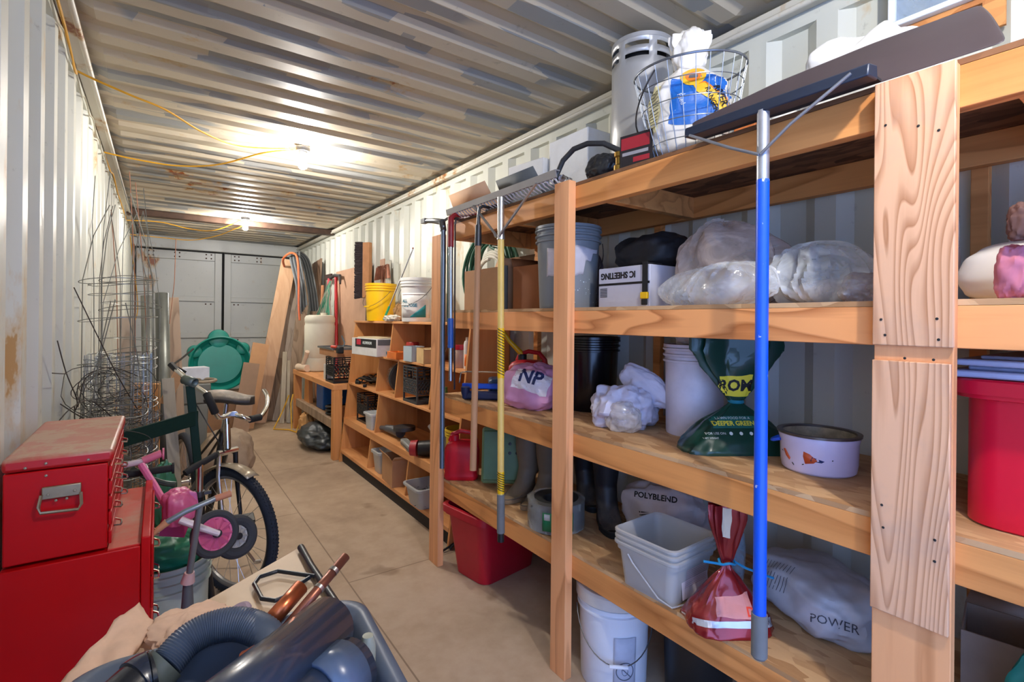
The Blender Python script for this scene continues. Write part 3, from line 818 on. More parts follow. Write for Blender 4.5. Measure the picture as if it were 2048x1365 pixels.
decal(sk,'FOR A RICHER LAWN FOR A',.0125,WI,(0,0,.132),Rn,Un,Nn,name='printed_letters',off=.002) if False else decal(sk,'LAWN FOOD FOR A',.0125,WI,(-.03,0,.104),Rn,Un,Nn,name='printed_letters',off=.002)
decal(sk,'DEEPER GREEN!',.022,YI,(-.03,0,.085),Rn,Un,Nn,name='printed_letters',bold=.0006,off=.002,xs=.95)
decal(sk,'FOR USE ON:',.011,WI,(-.10,0,.050),Rn,Un,Nn,name='printed_letters',off=.002)
for k in range(4):
    V=[(.006*cos(2*pi*i/10),.006*sin(2*pi*i/10)) for i in range(10)]
    decal(sk,'',0,WI,(-.052+.034*k,0,.050),Rn,Un,Nn,name='printed_dot',poly=(V,[tuple(range(10))]),off=.002)
decal(sk,'NET WEIGHT',.008,WI,(-.12,0,.034),Rn,Un,Nn,name='printed_letters',off=.002)
part('tie',MB().lathe([(.024,.16),(.028,.165),(.024,.172)],n=14),plain('teal_twine','1a7f96',.6),t)
# small cooking pot
t=thing('pot','small white pot with blue handle and ski jumper pictures','pot',(1.645,.705,Z2),30)
t.scale=(.88,.88,.88)
part('body',MB().lathe([(0,0),(.106,0),(.112,.006),(.116,.03),(.118,.10),(.123,.118),(.121,.13),(.116,.128),(.112,.11),(.108,.012),(0,.008)],n=44),plain('white_enamel_pot','cfc6de',.25,0,.04),t)
part('rim',MB().lathe([(.112,.124),(.127,.124),(.128,.132),(.112,.132)],n=44,close=True),plain('tarnished_rim','6b625c',.35,.7),t)
part('inside_wall',MB().lathe([(.1115,.125),(.1095,.02),(0,.016)],n=36),plain('tarnished_tin','b5a88e',.3,.5,.3,30),t)
def arc_handle(az,col):
    p=[]; 
    for k in range(9):
        a=pi*k/8; r=.121+.022*sin(a); th=radians(az)+(-.16+.32*k/8); p.append((r*cos(th),r*sin(th),.098-.01*sin(a)))
    return p
part('handle',MB().tube(arc_handle(92,0),.006,8),BLUEP,t)
pr=lambda az,off=.0012:(lambda x,y,z=0:((.1165+off)*cos(radians(az)+x/.117),(.1165+off)*sin(radians(az)+x/.117),.05+y))
def fig(az,parts_,dz=0):
    for nm,mat,poly in parts_:
        V=[pr(az)(x,y) for x,y in poly]; part(nm,MB().add(V,[tuple(range(len(V)))]),mat,t,solid=.0005)
OR=plain('orange_print','cf5a30',.5); NV=plain('navy_print','2c3566',.5)
fig(172,[('ski_print',INK,[(-.045,-.018),(.045,.008),(.045,.011),(-.045,-.015)]),('figure_print',OR,[(-.035,-.012),(-.01,-.006),(.0,.004),(-.022,.022),(-.04,.028),(-.042,.012)]),('figure_print',NV,[(-.02,.0),(.012,-.002),(.02,.004),(-.015,.014)])])
fig(122,[('ski_print',INK,[(-.03,.012),(.03,-.026),(.03,-.022),(-.03,.015)]),('figure_print',OR,[(-.02,.02),(-.005,.0),(.012,-.012),(.016,-.004),(-.008,.022)])])

# tools at the left end of the second shelf
t=thing('hacksaw','blue framed hacksaw at the left end of the second shelf','saw',(1.42,2.40,Z2),world=True)
part('saw_frame',MB().tube([(1.40,2.50,1.09),(1.405,2.49,1.15),(1.43,2.47,1.155),(1.62,2.30,1.155)],.004,8),CHROME,t)
part('blade_holder',MB().cbox((1.51,2.40,1.075),(.26,.028,.03),(0,0,-42)),BLUEP,t,bevel=.005)
t=thing('hand_plane','long navy blue tool body lying beside the hacksaw','tool',(1.50,2.35,Z2),world=True)
part('body',MB().cbox((1.50,2.34,1.03),(.30,.05,.045),(0,0,-42)),plain('navy_tool','16264c',.4),t,bevel=.012)
part('nose',MB().lathe([(0,.0),(.016,.01),(.024,.04),(.026,.07),(0,.07)],(1.395,2.42,1.0065),16),plain('navy_tool','16264c',.4),t)
single('drill_case',MB().cbox((1.70,2.42,1.06),(.26,.16,.10),(0,0,-30)),plain('petrol_blue','153a5c',.4),'petrol blue power tool case behind the hacksaw','case',bevel=.02)
single('air_tool',MB().cyl((1.60,2.33,1.13),(1.82,2.12,1.10),.035,.028,18),plain('deep_blue','113a68',.3),'round deep blue tool lying behind the yellow rake handle','tool')
t=thing('paint_can','small white and red paint tin left of the pink bag','tin',(1.565,2.245,Z2))
part('tin_body',MB().lathe([(0,0),(.032,0),(.033,.003),(.033,.085),(.031,.088),(0,.088)],n=28),plain('tin_white','e0dadd',.35),t)
part('red_label',MB().lathe([(.0335,.02),(.0337,.022),(.0337,.07),(.0335,.072)],n=28),plain('tin_red','b81e2c',.4),t)
jug('fuel_can','red plastic fuel can with yellow spout behind the pink bag',(1.80,2.36,Z2),(.17,.24,.26),REDP,BLACK,rz=25,spout=(-.10,.12,.22))
# hanging yellow handle is the spout; small bottles stand on the bookcase (below)

# ------------------------------------------------------------------ lowest shelf (z .511)
jug('fuel_can','red plastic fuel can at the left end of the lowest shelf',(1.48,2.60,Z1),(.14,.20,.275),REDP,REDP,rz=52)
t=thing('tool_case','green plastic tool case leaning on the lowest shelf behind the rake handle','case',(1.60,2.31,Z1),-20,rot=(-10,0,-38))
part('case_shell',MB().box(-.14,.14,-.04,.04,.02,.33),plain('sage_green','6f8f68',.5),t,bevel=.018)
part('case_lid',MB().box(-.13,.13,-.055,-.041,.04,.31),plain('sage_green_dark','5a7a56',.5),t,bevel=.008)
for i in range(3):
    for j in range(2): part('case_hole',MB().lathe([(0,-.003),(.008,-.002),(.009,0)],(.02+.04*i,-.056,.19+.05*j),10,'y'),BLACK,t)
def boot(label,loc,mat,solem,rz,h=.38,group=None,lean=0):
    t=thing('rubber_boot',label,'boot',loc,rz,group)
    rings=[]
    # shaft to ankle then foot along -y
    def fn(u,v):
        a=2*pi*u; c,s=cos(a),sin(a)
        K=[(0,0,h,.066,.070),(.12,0,h*.96,.066,.070),(.35,0,h*.65,.062,.066),(.55,0.005,h*.40,.050,.056),(.66,-.008,h*.28,.047,.062),(.76,-.04,h*.19,.047,.085),(.88,-.075,h*.115,.050,.115),(1,-.075,.022,.050,.125)]
        for p,q in zip(K,K[1:]):
            if v<=q[0]:
                k=(v-p[0])/(q[0]-p[0]); k=k*k*(3-2*k) if p[0]>.3 else k; _,oy,z,rx,ry=[a_+(b_-a_)*k for a_,b_ in zip(p,q)]; break
        tilt=0
        if v>.6: tilt=-(c*0+s)*-.0; 
        zz=z
        if .6<v<.97: zz=z+ s*(.0+ .05*(sin((v-.6)/.37*pi)))
        w=1+.04*fr((c,s,v*3),2,2,loc[0]*9)
        return Vector((c*rx*w,oy+s*ry*w,zz+.012*sin(v*30)*(.5<v<.75)*.4))
    m=MB().grid(fn,36,34,cu=True)
    part('boot_upper',m,mat,t,solid=.005)
    P=[(.052*cos(a)*(1 if sin(a)<0 else .88)*1.0,-.075+.128*sin(a)) for a in [2*pi*k/28 for k in range(28)]]
    part('sole',MB().prism(P,'z',0,.022),solem,t,bevel=.003)
    return t
BT=plain('olive_rubber','6d5f4e',.6,0,.12,6); BS=plain('tan_sole','8a7458',.7)
BK=plain('black_rubber_boot','1c1e24',.5,0,.15,8,dust=.3); BKS=plain('black_sole','141414',.7)
boot('dusty tan rubber boot nearest the green tool case',(1.63,2.145,Z1),BT,BS,-78)
boot('dusty tan rubber boot beside the plastic wrapped coil',(1.665,2.015,Z1),BT,BS,-80)
boot('black rubber boot just right of the middle post, rear one',(1.84,1.93,Z1),BK,BKS,-30,.42)
boot('black rubber boot standing in front of its pair by the middle post',(1.72,1.66,Z1),BK,BKS,-35,.44)
# wrapped coil with green label
t=thing('hose_roll','flat roll wrapped in clear film with green label before the tan boots','roll',(1.50,1.76,Z1),0)
part('roll',MB().lathe([(.055,.0),(.125,0),(.13,.01),(.13,.11),(.122,.122),(.06,.122),(.053,.11),(.053,.01)],n=44,close=True),plain('black_coil','2a2b2b',.6,0,.2,30),t)
part('film_wrap',MB().grid(lambda u,v:((.132+.006*fr((cos(2*pi*u)*3,sin(2*pi*u)*3,v*3),2,3,2)-.03*(v>.93))*cos(2*pi*u),(.132+.006*fr((cos(2*pi*u)*3,sin(2*pi*u)*3,v*3),2,3,2)-.03*(v>.93))*sin(2*pi*u),.004+.125*min(1,v*1.05)),60,14,cu=True),film('shiny_wrap','e8e8e0',.3,.12),t)
def arcp(r,a0,a1,z0,z1,n=10): return MB().grid(lambda u,v:(r*cos(radians(a0+(a1-a0)*u)),r*sin(radians(a0+(a1-a0)*u)),z0+(z1-z0)*v),n,2)
part('green_label',arcp(.1405,205,262,.02,.10),plain('label_green','0b7a4c',.45),t,solid=.0006)
part('barcode_label',arcp(.1413,208,219,.068,.095),plain('label_white','c8ccc8',.5),t,solid=.0006)
text_m=plain('ink_faint','30353a',.5)
# white bag with black fan print
t=thing('plastic_sack','white plastic sack with black fan print behind the clear pails','bag',(1.82,1.40,Z1),0)
sk=part('sack',blob(.22,.40,.26,61,.2,2.2,.8,80,40,.9),plain('white_poly','d0c8cc',.45),t)
decal(sk,'POLYBLEND',.034,INK,(-.02,.03,.165),(.55,-.83,0),(0,0,1),(-.83,-.55,.3),name='printed_letters',bold=.001)
V=[];F=[]
for k in range(15):
    a=radians(12*k+5); n=len(V); r0,r1=.02,.07
    V+=[(r0*cos(a),-r0*sin(a)),(r1*cos(a-.05),-r1*sin(a-.05)),(r1*cos(a+.05),-r1*sin(a+.05))]; F.append((n,n+1,n+2))
decal(sk,'',0,INK,(-.02,.03,.10),(.55,-.83,0),(0,0,1),(-.83,-.55,.3),name='fan_print',poly=(V,F))
# three nested square pails
PAIL=frost('frosted_plastic','cfccc8',.55,.3)
t=thing('square_pail','frosted clear square pail with white label, outermost of three nested on the lowest shelf','pail',(1.475,1.135,Z1),2)
def pail_mesh(z0,w,h,rim=.010):
    m=MB()
    def rr(hx,r,n=5):
        P=[]
        for cx_,cy_,a0 in ((hx-r,hx-r,0),(-hx+r,hx-r,90),(-hx+r,-hx+r,180),(hx-r,-hx+r,270)):
            for k in range(n+1):
                a=radians(a0+90*k/n); P.append((cx_+r*cos(a),cy_+r*sin(a)))
        return P
    rings=[(w*.84/2,.02,z0),(w*.87/2,.03,z0+.01),(w*.97/2,.03,z0+h*.80),(w*.97/2+.006,.03,z0+h*.81),(w*.98/2+.006,.03,z0+h*.9),(w/2+rim,.03,z0+h*.93),(w/2+rim,.03,z0+h-.003),(w/2+rim-.006,.03,z0+h),(w/2-.002,.03,z0+h-.006),(w*.96/2,.03,z0+h*.80),(w*.85/2,.03,z0+.013)]
    n=24
    for hx,r,z in rings: m.V+=[Vector((a,b,z)) for a,b in rr(hx,r)]
    for j in range(len(rings)-1):
        for i in range(n): m.F.append((j*n+i,j*n+(i+1)%n,(j+1)*n+(i+1)%n,(j+1)*n+i))
    m.F.append(tuple(range(n))[::-1]); m.F.append(tuple(range((len(rings)-1)*n,len(rings)*n)))
    return m
part('body',pail_mesh(0,.245,.158),PAIL,t,ang=40)
part('white_label',MB().cbox((.01,-.1135,.072),(.15,.0008,.105),(-5,0,0)),plain('pink_white_label','d8ccd2',.6),t)
m=MB()
for k in range(14): m.cbox((.01,-.1125-.00075*k-.0008,.030+.0065*k),(.12,.0006,.0012),(-5,0,0))
part('label_print',m,plain('red_small_print','c49a9c',.6),t)
part('wire_handle',MB().tube([(-.128,.06,.125),(-.126,.04,.10),(-.118,-.06,.02),(-.115,-.112,.010),(-.05,-.125,.008),(.02,-.13,.010)],.0025,6),plain('pale_wire','d0d0d4',.4,.4),t)
s=thing('square_pail','frosted clear square pail nested in the middle of the three','pail',(1.475,1.135,Z1+.020),2); part('body',pail_mesh(0,.243,.158),PAIL,s,ang=40)
s=thing('square_pail','frosted clear empty square pail nested innermost and highest of three','pail',(1.475,1.135,Z1+.040),2); part('body',pail_mesh(0,.243,.158),PAIL,s,ang=40)
# red metallic bag
t=thing('foil_bag','shiny red foil bag tied with blue twine at the lowest shelf front','bag',(1.455,.885,Z1),-35)
RF=plain('red_foil_print','8e1f24',.22,.45,.3,5,coat=.4)
sk=part('sack',tied_bag(.26,.18,.37,.18,.44,71,.13,topw=.10,prof=[(0,.98),(.03,1.0),(.12,.97),(.35,.78),(.6,.52),(.82,.28),(.94,.13),(1,.09)]),RF,t)
patch(sk,plain('salmon_print','e09088',.4),(.0,0,.065),(1,0,0),(0,.3,1),(0,-1,.3),.11,.06,wob=.012,name='printed_panel')
patch(sk,plain('silver_print','c8ccd4',.3,.5),(.0,0,.016),(1,0,0),(0,.3,1),(0,-1,.3),.25,.018,wob=.004,name='silver_hem')
decal(sk,'DO',.035,plain('orange_red_ink','ff4a30',.5),(.06,0,.05),(1,0,0),(0,.3,1),(0,-1,.3),name='printed_letters',bold=.001)
patch(sk,plain('cream_print','d8c8b0',.4),(-.008,0,.32),(1,0,0),(0,0,1),(0,-1,0),.022,.10,wob=.01,name='printed_strip')
part('twine',MB().tube([(.0+.024*cos(a),.02*sin(a),.19+.004*sin(3*a)) for a in [2*pi*k/16 for k in range(17)]]+[(.05,-.02,.18),(.10,-.03,.165),(.135,-.02,.15)],.004,6),plain('blue_twine','1a86b8',.6),t)
part('twine_end',MB().tube([(-.02,-.02,.19),(-.05,-.03,.2),(-.085,-.03,.205)],.004,6),plain('blue_twine','1a86b8',.6),t)
# white poly sack behind blue pole
t=thing('plastic_sack','large white plastic sack lying on the lowest shelf behind the blue pole','bag',(1.74,.735,Z1),-25)
sk=part('sack',blob(.30,.40,.18,81,.16,2.2,.72,90,44,.8),plain('white_poly_b','b9bac2',.4),t)
decal(sk,'POWER',.035,plain('faint_ink','3d4250',.5),(-.08,-.14,.06),(.75,-.65,0),(0,0,1),(-.6,-.6,.6),name='printed_letters')
m=MB();V=[];F=[]
for k in range(9):
    n=len(V); x=-.07+.012*k; V+=[(x,-.05),(x+.0018,-.05),(x+.0118,.05),(x+.01,.05)]; F.append((n,n+1,n+2,n+3))
decal(sk,'',0,plain('faint_ink','3d4250',.5),(-.06,.06,.08),(.5,-.85,0),(0,0,1),(-.8,-.4,.5),name='ruled_print',poly=(V,F))
single('plastic_bag',placed(crumple(.09,.07,.32,83,.2),(1.66,.985,Z1)),film('clear_blue','a8bccb',.5,.2),'thin clear plastic bag upright behind the red foil bag','plastic bag')
# right of the wide post: lower shelves
tote('storage_tote','large bright red storage tote right of the wide post',(1.675,.045,Z2),.64,.44,.325,plain('hot_red_tote','d20c2e',.4,0,.06,5),rz=0,handles=False,taper=.96)
LIDM=plain('lavender_lid','a9aec8',.45)
for k,lb in enumerate(('pale blue plastic lid lying directly on the red tote','pale blue plastic lid on top of another lid above the red tote')):
    o=single('tote_lid',MB().prism([(1.47,-.26),(1.90,-.26),(1.90,.36),(1.47,.36)],'z',Z2+.3265+.035*k,Z2+.3265+.035*k+.016).prism([(1.50,-.23),(1.87,-.23),(1.87,.33),(1.50,.33)],'z',Z2+.3425+.035*k,Z2+.3525+.035*k) if k==0 else MB().prism([(1.46,-.27),(1.90,-.26),(1.90,.35),(1.47,.345)],'z',Z2+.3535,Z2+.368).prism([(1.50,-.23),(1.86,-.23),(1.86,.31),(1.50,.31)],'z',Z2+.368,Z2+.376),LIDM,lb,'lid',bevel=.004)
t=thing('seed_bag','teal and green garden bag at the lower right, on the lowest shelf','bag',(1.525,.15,Z1),-35)
sk=part('sack',tied_bag(.26,.18,.36,.28,.4,91,.12,prof=[(0,.9),(.1,1),(.4,1),(.7,.9),(.9,.75),(1,.6)]),plain('teal_bag_print','0f6e62',.4,0,.2,6),t)
decal(sk,'GROW',.05,plain('lime_print','b9cc3a',.5),(0,0,.22),(1,0,0),(0,0,1),(0,-1,0),name='printed_letters',bold=.001)
patch(sk,plain('white_print','e6e2ea',.4),(.02,0,.13),(1,0,0),(0,0,1),(0,-1,0),.12,.05,wob=.012)
open_box('cardboard_box','cardboard box at the lower right beside the teal garden bag',(1.76,.31,Z1),(.18,.16,.17),plain('cardboard_grey','a08a7a',.8),rz=10,flaps=(None,50,None,None))
# ------------------------------------------------------------------ under the shelving, on the floor
tote('storage_tote','big red plastic tote on the floor under the shelving',(1.625,2.45,0),.38,.54,.395,plain('tote_red','b30c26',.42,0,.06,5),rz=9,taper=.80)
b=bucket('bucket','white lidded five gallon bucket on the floor beneath the shelving',(1.54,1.435,0),.148,.13,.37,plain('bucket_white_b','dfe2ea',.4,0,.03),lid=plain('dusty_lid','cfc8c0',.6,0,.08,8),rz=-55+15,bailside=1)
fz=on_bucket(.1305,.147,.37,.0012,radians(232+55-15+10))
part('warning_label',MB().grid(lambda u,v:fz(-.045+.09*u,.03+.20*v),10,4),plain('faint_label','b8bccb',.5),b,solid=.0006)
fz2=on_bucket(.1305,.147,.37,.0025,radians(232+55-15+10))
m=MB(); m.tube([fz2(.034*cos(a),.10+.034*sin(a)) for a in [2*pi*k/28 for k in range(28)]],.0018,6,closed=True); m.tube([fz2(-.024,.124),fz2(0,.10),fz2(.024,.076)],.0018,6); m.tube([fz2(.0+.012*cos(a),.10+.016*sin(a)) for a in [2*pi*k/12 for k in range(12)]],.001,5,closed=True); m.tube([fz2(-.012,.10),fz2(-.012,.125)],.001,5)
part('warning_symbol',m,plain('label_grey_ink','5a6070',.5),b)
bucket('black_bucket','black lidded bucket on the floor in shadow right of the white bucket',(1.73,1.17,0),.14,.12,.33,BLACK,lid=BLACK,bail=False)
m=MB()
for k in range(3): m.tube([(1.45+.05*k,2.78,.01),(1.55,2.80-.03*k,.03+.02*k),(1.70,2.78,.012),(1.80,2.83,.012)],.007,6)
single('cable',m.tube([(1.46,2.86,.012),(1.50,2.96,.10),(1.62,2.98,.12),(1.66,2.90,.012)],.007,6),BLACKM,'black cable looped on the floor behind the left front post','cable')
# ------------------------------------------------------------------ on the top deck (z 2.012)
# convection heater
t=thing('space_heater','tall silver cylinder convection heater with slotted top, top deck','heater',(1.705,1.455,Z4),0)
HM=plain('heater_silver','b9babb',.38,.45,.05,4)
R=.128; m=MB(); n=48
zs=[0,.30,.50,.53,.548,.575,.593,.62,.625]
def hr(i,j):
    return True
base=len(m.V)
for z in zs:
    for k in range(n): m.V.append(Vector((R*cos(2*pi*k/n),R*sin(2*pi*k/n),z)))
for j in range(len(zs)-1):
    for k in range(n):
        if j in (3,5) and (k%8) not in (0,7): continue
        m.F.append((j*n+k,j*n+(k+1)%n,(j+1)*n+(k+1)%n,(j+1)*n+k))
part('shell',m,HM,t,solid=.002)
part('inner_burner',MB().lathe([(0,.0),(.10,.0),(.10,.58),(0,.58)],n=24),BLACKM,t)
part('top_ring',MB().lathe([(R+.001,.61),(R+.003,.612),(R+.003,.628),(R-.012,.632),(R-.03,.622)],n=n),HM,t)
part('base_ring',MB().lathe([(R+.012,0),(R+.012,.012),(R,.02)],n=n),DSTEEL,t)
# wire basket, tilted, with a folded feed bag in it
t=thing('wire_basket','round grey wire basket leaning on the top deck edge, full of an empty feed bag','basket',(1.535,1.085,Z4+.005),0,rot=(2,-6,0))
WM=plain('galvanised_wire','7c828a',.35,.8,.15,20)
rb_,rt_,hb=.115,.185,.30
rz_=lambda z:rb_+(rt_-rb_)*(z/hb)**.8
m=MB()
for z in (.004,.06,.12,.18,.24): m.tube([(rz_(z)*cos(a),rz_(z)*sin(a),z) for a in [2*pi*k/40 for k in range(40)]],.0017,5,closed=True)
part('wire_hoop',m,WM,t)['kind']='stuff'
m=MB()
for k in range(26):
    a=2*pi*k/26; m.tube([(rz_(z)*cos(a),rz_(z)*sin(a),z) for z in (.004,.05,.1,.15,.2,.25,.30)],.0014,5)
part('wire_stave',m,WM,t)['kind']='stuff'
part('rim',MB().tube([(rt_*cos(a),rt_*sin(a),hb) for a in [2*pi*k/44 for k in range(44)]],.004,8,closed=True),WM,t)
part('wire_bottom',MB().tube([(-.11,0,.004),(.11,0,.004)],.0017,5).tube([(0,-.11,.004),(0,.11,.004)],.0017,5).tube([(.055*cos(a),.055*sin(a),.004) for a in [2*pi*k/24 for k in range(24)]],.0017,5,closed=True),WM,t)
part('bail_handle',MB().tube([(rt_*cos(a)*1.0,rt_*sin(a)+.0,hb-.02-.16*sin(a-.0)*(1 if a<pi else 0)) for a in [pi*k/20 for k in range(21)]],.003,6),DSTEEL,t)
# the feed bag
t=thing('feed_bag','empty blue white and yellow feed bag stuffed in the wire basket','bag',(1.54,1.10,Z4+.02),-52)
SK=plain('feed_bag_white','d8d4cc',.5,0,.06,8)
bag=tied_bag(.27,.24,.44,.32,.42,17,.12,prof=[(0,.7),(.05,.85),(.3,1.0),(.6,1.02),(.8,.85),(.93,.45),(1,.30)])
sk=part('sack',bag,SK,t)
BLP=plain('feed_blue','1560b4',.45); YLP=plain('feed_yellow','e8b62a',.45)
Rn,Un,Nn=(1,0,0),(0,0,1),(0,-1,.0)
patch(sk,BLP,(.035,0,.17),Rn,Un,Nn,.20,.17,wob=.012,name='blue_print_panel')
V=[];F=[]
pts=[(-.02,.05),(.015,.055),(.05,.02),(.105,-.03),(.10,-.075),(.06,-.05),(.03,-.005),(-.01,.02)]
decal(sk,'',0,plain('feed_orange','e07a22',.45),(.03,0,.17),Rn,Un,Nn,name='orange_band',poly=([(a*1.12,b*1.12) for a,b in pts],[tuple(range(8))]),off=.0022)
decal(sk,'',0,YLP,(.03,0,.17),Rn,Un,Nn,name='yellow_band',poly=(pts,[tuple(range(8))]),off=.0032)
V=[(.042*cos(2*pi*k/20),.042*sin(2*pi*k/20)) for k in range(20)]
decal(sk,'',0,YLP,(.01,0,.262),Rn,Un,Nn,name='round_badge',poly=(V,[tuple(range(20))]),off=.0026)
decal(sk,'',0,plain('feed_orange','e07a22',.45),(.01,0,.262),Rn,Un,Nn,name='badge_centre',poly=([(a*.62,b*.62) for a,b in V],[tuple(range(20))]),off=.0036)
decal(sk,'',0,plain('badge_grey','5a5a60',.5),(.01,0,.262),Rn,Un,Nn,name='badge_animal',poly=([(-.016,-.010),(.014,-.012),(.016,.002),(.004,.010),(-.012,.008)],[(0,1,2,3,4)]),off=.0044)
decal(sk,'RIVER',.032,INK,(.095,0,.175),(.35,0,-1),(1,0,.35),Nn,name='printed_letters',bold=.0008,off=.004)
decal(sk,'RANGER',.024,INK,(.068,0,.16),(.35,0,-1),(1,0,.35),Nn,name='printed_letters',bold=.0006,off=.004)
decal(sk,'Feed',.022,WI,(-.03,0,.17),(.35,0,-1),(1,0,.35),Nn,name='printed_letters',off=.003)
patch(sk,plain('cream_panel','d9cf9c',.5),(-.09,0,.16),Rn,Un,(-.55,-1,0),.07,.17,wob=.01,name='cream_print_panel')
m=[]
V=[];F=[]
for k in range(11):
    n_=len(V); z=-.07+.013*k; V+=[(-.028,z),(.028,z+.004),(.028,z+.0065),(-.028,z+.0025)]; F.append((n_,n_+1,n_+2,n_+3))
decal(sk,'',0,INK,(-.088,0,.16),Rn,Un,(-.55,-1,0),name='ruled_print',poly=(V,F),off=.003)
part('folded_top',placed(crumple(.12,.10,.17,19,.3,2),(-.0,0.01,.31),20),SK,t)

# dark sheet lying on the deck, far side raised
PLM=plain('dark_sheet_metal','4e4448',.4,.25,.15,3)
def plate(u,v):
    near=[Vector((1.385,.975,2.040)),Vector((1.380,.70,2.0165)),Vector((1.374,.45,2.0145)),Vector((1.374,.247,2.0145))]
    far=[Vector((1.392,.982,2.090)),Vector((1.46,.745,2.150)),Vector((1.55,.532,2.200)),Vector((1.61,.338,2.222))]
    def at(L,u):
        k=min(2,int(u*3)); f=u*3-k; return L[k]*(1-f)+L[k+1]*f
    a,b=at(near,u),at(far,u); p=a*(1-v)+b*v; p.z+=.012*sin(pi*v)*u
    return p
single('sheet_panel',MB().grid(plate,25,10),PLM,'dark brown curved metal sheet lying along the top deck edge above the wide post','sheet',solid=.003,sub=1)
wt=plain('white_cloth','e6e6e4',.75,0,.04)
def tq(u,v):
    y=1.02-.62*u; x=1.60+.30*v
    return (x,y,Z4+.02+.36*(.35+.65*sin(pi*min(1,.15+u*.75)))*(.4+.6*v)+.05*fr((u*4,v*4,0),1.2,4,9))
m=placed(crumple(.20,.36,.36,45,.3,2.0,.7,1.2),(1.80,.63,Z4),0)
single('dust_sheet',m,wt,'bunched white dust sheet behind the dark metal sheet on the top deck','sheet')
single('dust_sheet',placed(crumple(.14,.15,.24,46,.25,2.0,.8,1.2),(1.78,.90,Z4),10),wt,'lower white cloth heap left of the bunched dust sheet','sheet')
single('terracotta_tile',MB().cbox((1.60,.93,Z4+.066),(.012,.07,.13),(6,14,4)),plain('terracotta','c2703a',.7),'small orange tile standing beside the white dust sheet','tile',bevel=.002)
# small high vent window with raw sheathing
t=thing('window_1',None,None,(1.99,.5,2.42),world=True); t['kind']='structure'
part('window_frame',MB().box(1.955,1.985,.415,.64,2.422,2.440).box(1.955,1.985,.415,.432,2.440,2.62).box(1.955,1.985,.62,.64,2.440,2.62),plain('window_white','dfe6ec',.4),t,bevel=.003)
part('surround_board',MB().box(1.982,1.9945,.362,.412,2.318,2.62).box(1.982,1.9945,.412,.66,2.404,2.4215),osb('osb_orange','d99a5c','a9683a',24),t)
part('window_pane',MB().box(1.970,1.974,.433,.619,2.441,2.62),film('grey_glass','9fb2c6',.6,.1),t)

# junk between basket and rake
t=thing('black_tray','crumpled black plastic tray of small parts on the top deck','tray',(1.455,1.43,Z4),0)
part('tray_body',placed(crumple(.11,.17,.12,46,.2,2.2),(0,0,0),0),plain('tray_black','26282c',.3,0,.2),t)
single('brass_fitting',MB().lathe([(0,0),(.02,0),(.02,.02),(.013,.025),(.013,.05),(.018,.055),(.018,.07),(0,.07)],(1.405,1.305,Z4),12),plain('brass','a07c34',.35,.8),'small brass fitting standing beside the black plastic tray','fitting')
single('motor_part',placed(blob(.10,.06,.13,48,.2,4),(1.50,1.31,Z4)),plain('greasy_metal','2a2826',.4,.5,.4,20),'dark greasy motor part behind the brass fitting','motor')
t=thing('carton','red and black printed card standing by the wire basket','card',(1.395,1.215,Z4),0,rot=(0,0,10))
part('card',MB().box(-.002,.002,-.065,.065,0,.115),plain('card_black','241f22',.5),t)
part('red_print',MB().box(-.0028,-.0021,-.055,.06,.062,.105).box(-.0028,-.0021,-.055,.01,.012,.03),plain('card_red','a02430',.5),t)
part('grey_print',MB().box(-.0028,-.0021,-.05,.055,.04,.052),plain('card_grey','9a9698',.5),t)
# black rubber hose arching up
t=thing('rubber_hose','thick black rubber hose arching above the deck from a steel cultivator head','hose',(1.38,1.50,Z4),world=True)
pts=[(1.365,1.625,Z4+.012),(1.365,1.62,Z4+.05),(1.37,1.585,Z4+.105),(1.38,1.53,Z4+.14),(1.39,1.46,Z4+.145),(1.41,1.39,Z4+.13),(1.44,1.33,Z4+.09),(1.47,1.28,Z4+.03)]
part('hose_body',MB().tube(pts,.011,12),plain('black_hose','2e3034',.4),t)
t=thing('cultivator','steel three-prong cultivator head lying at the left end of the black hose','tool',(1.36,1.60,Z4),world=True)
part('socket',MB().cyl((1.38,1.62,Z4+.045),(1.365,1.585,Z4+.03),.012,.015),STEEL,t)
for k in range(3):
    part('prong',MB().tube([(1.365,1.585,Z4+.03),(1.35+.014*k,1.56,Z4+.035-.004*k),(1.345+.014*k,1.535,Z4+.018),(1.345+.014*k,1.53,Z4+.002)],[.004,.004,.0035,.002],8),STEEL,t)
# polystyrene blocks, boxes
ST=plain('polystyrene','e8e9ea',.85,0,.03,20,bump=.2)
single('foam_block',MB().cbox((1.80,1.955,Z4+.20),(.16,.30,.40),(0,0,0)),ST,'big white polystyrene block nearer the silver heater','foam block',bevel=.006)
single('foam_block',MB().cbox((1.76,2.28,Z4+.165),(.16,.28,.33),(0,0,8)),ST,'white polystyrene block behind the grey box flap','foam block',bevel=.006)
t=open_box('cardboard_box','brown cardboard box with a raised flap lying behind the rake head','',d=(.3,.3,.1),mat=CARD) if False else open_box('cardboard_box','brown open cardboard box with one raised flap behind the rake head',(1.56,2.46,Z4),(.24,.42,.115),plain('cardboard_pale','dcb08c',.8,0,.06),flaps=(62,None,None,35),fl=.34)
t=open_box('grey_carton','grey cardboard carton with torn open flap behind the rake head','',d=(.1,.1,.1),mat=CARD) if False else open_box('grey_carton','dark grey carton with torn flap between brown box and polystyrene',(1.60,2.05,Z4),(.22,.34,.10),plain('carton_grey','5e6468',.7,0,.1),flaps=(58,None,None,30),fl=.5)

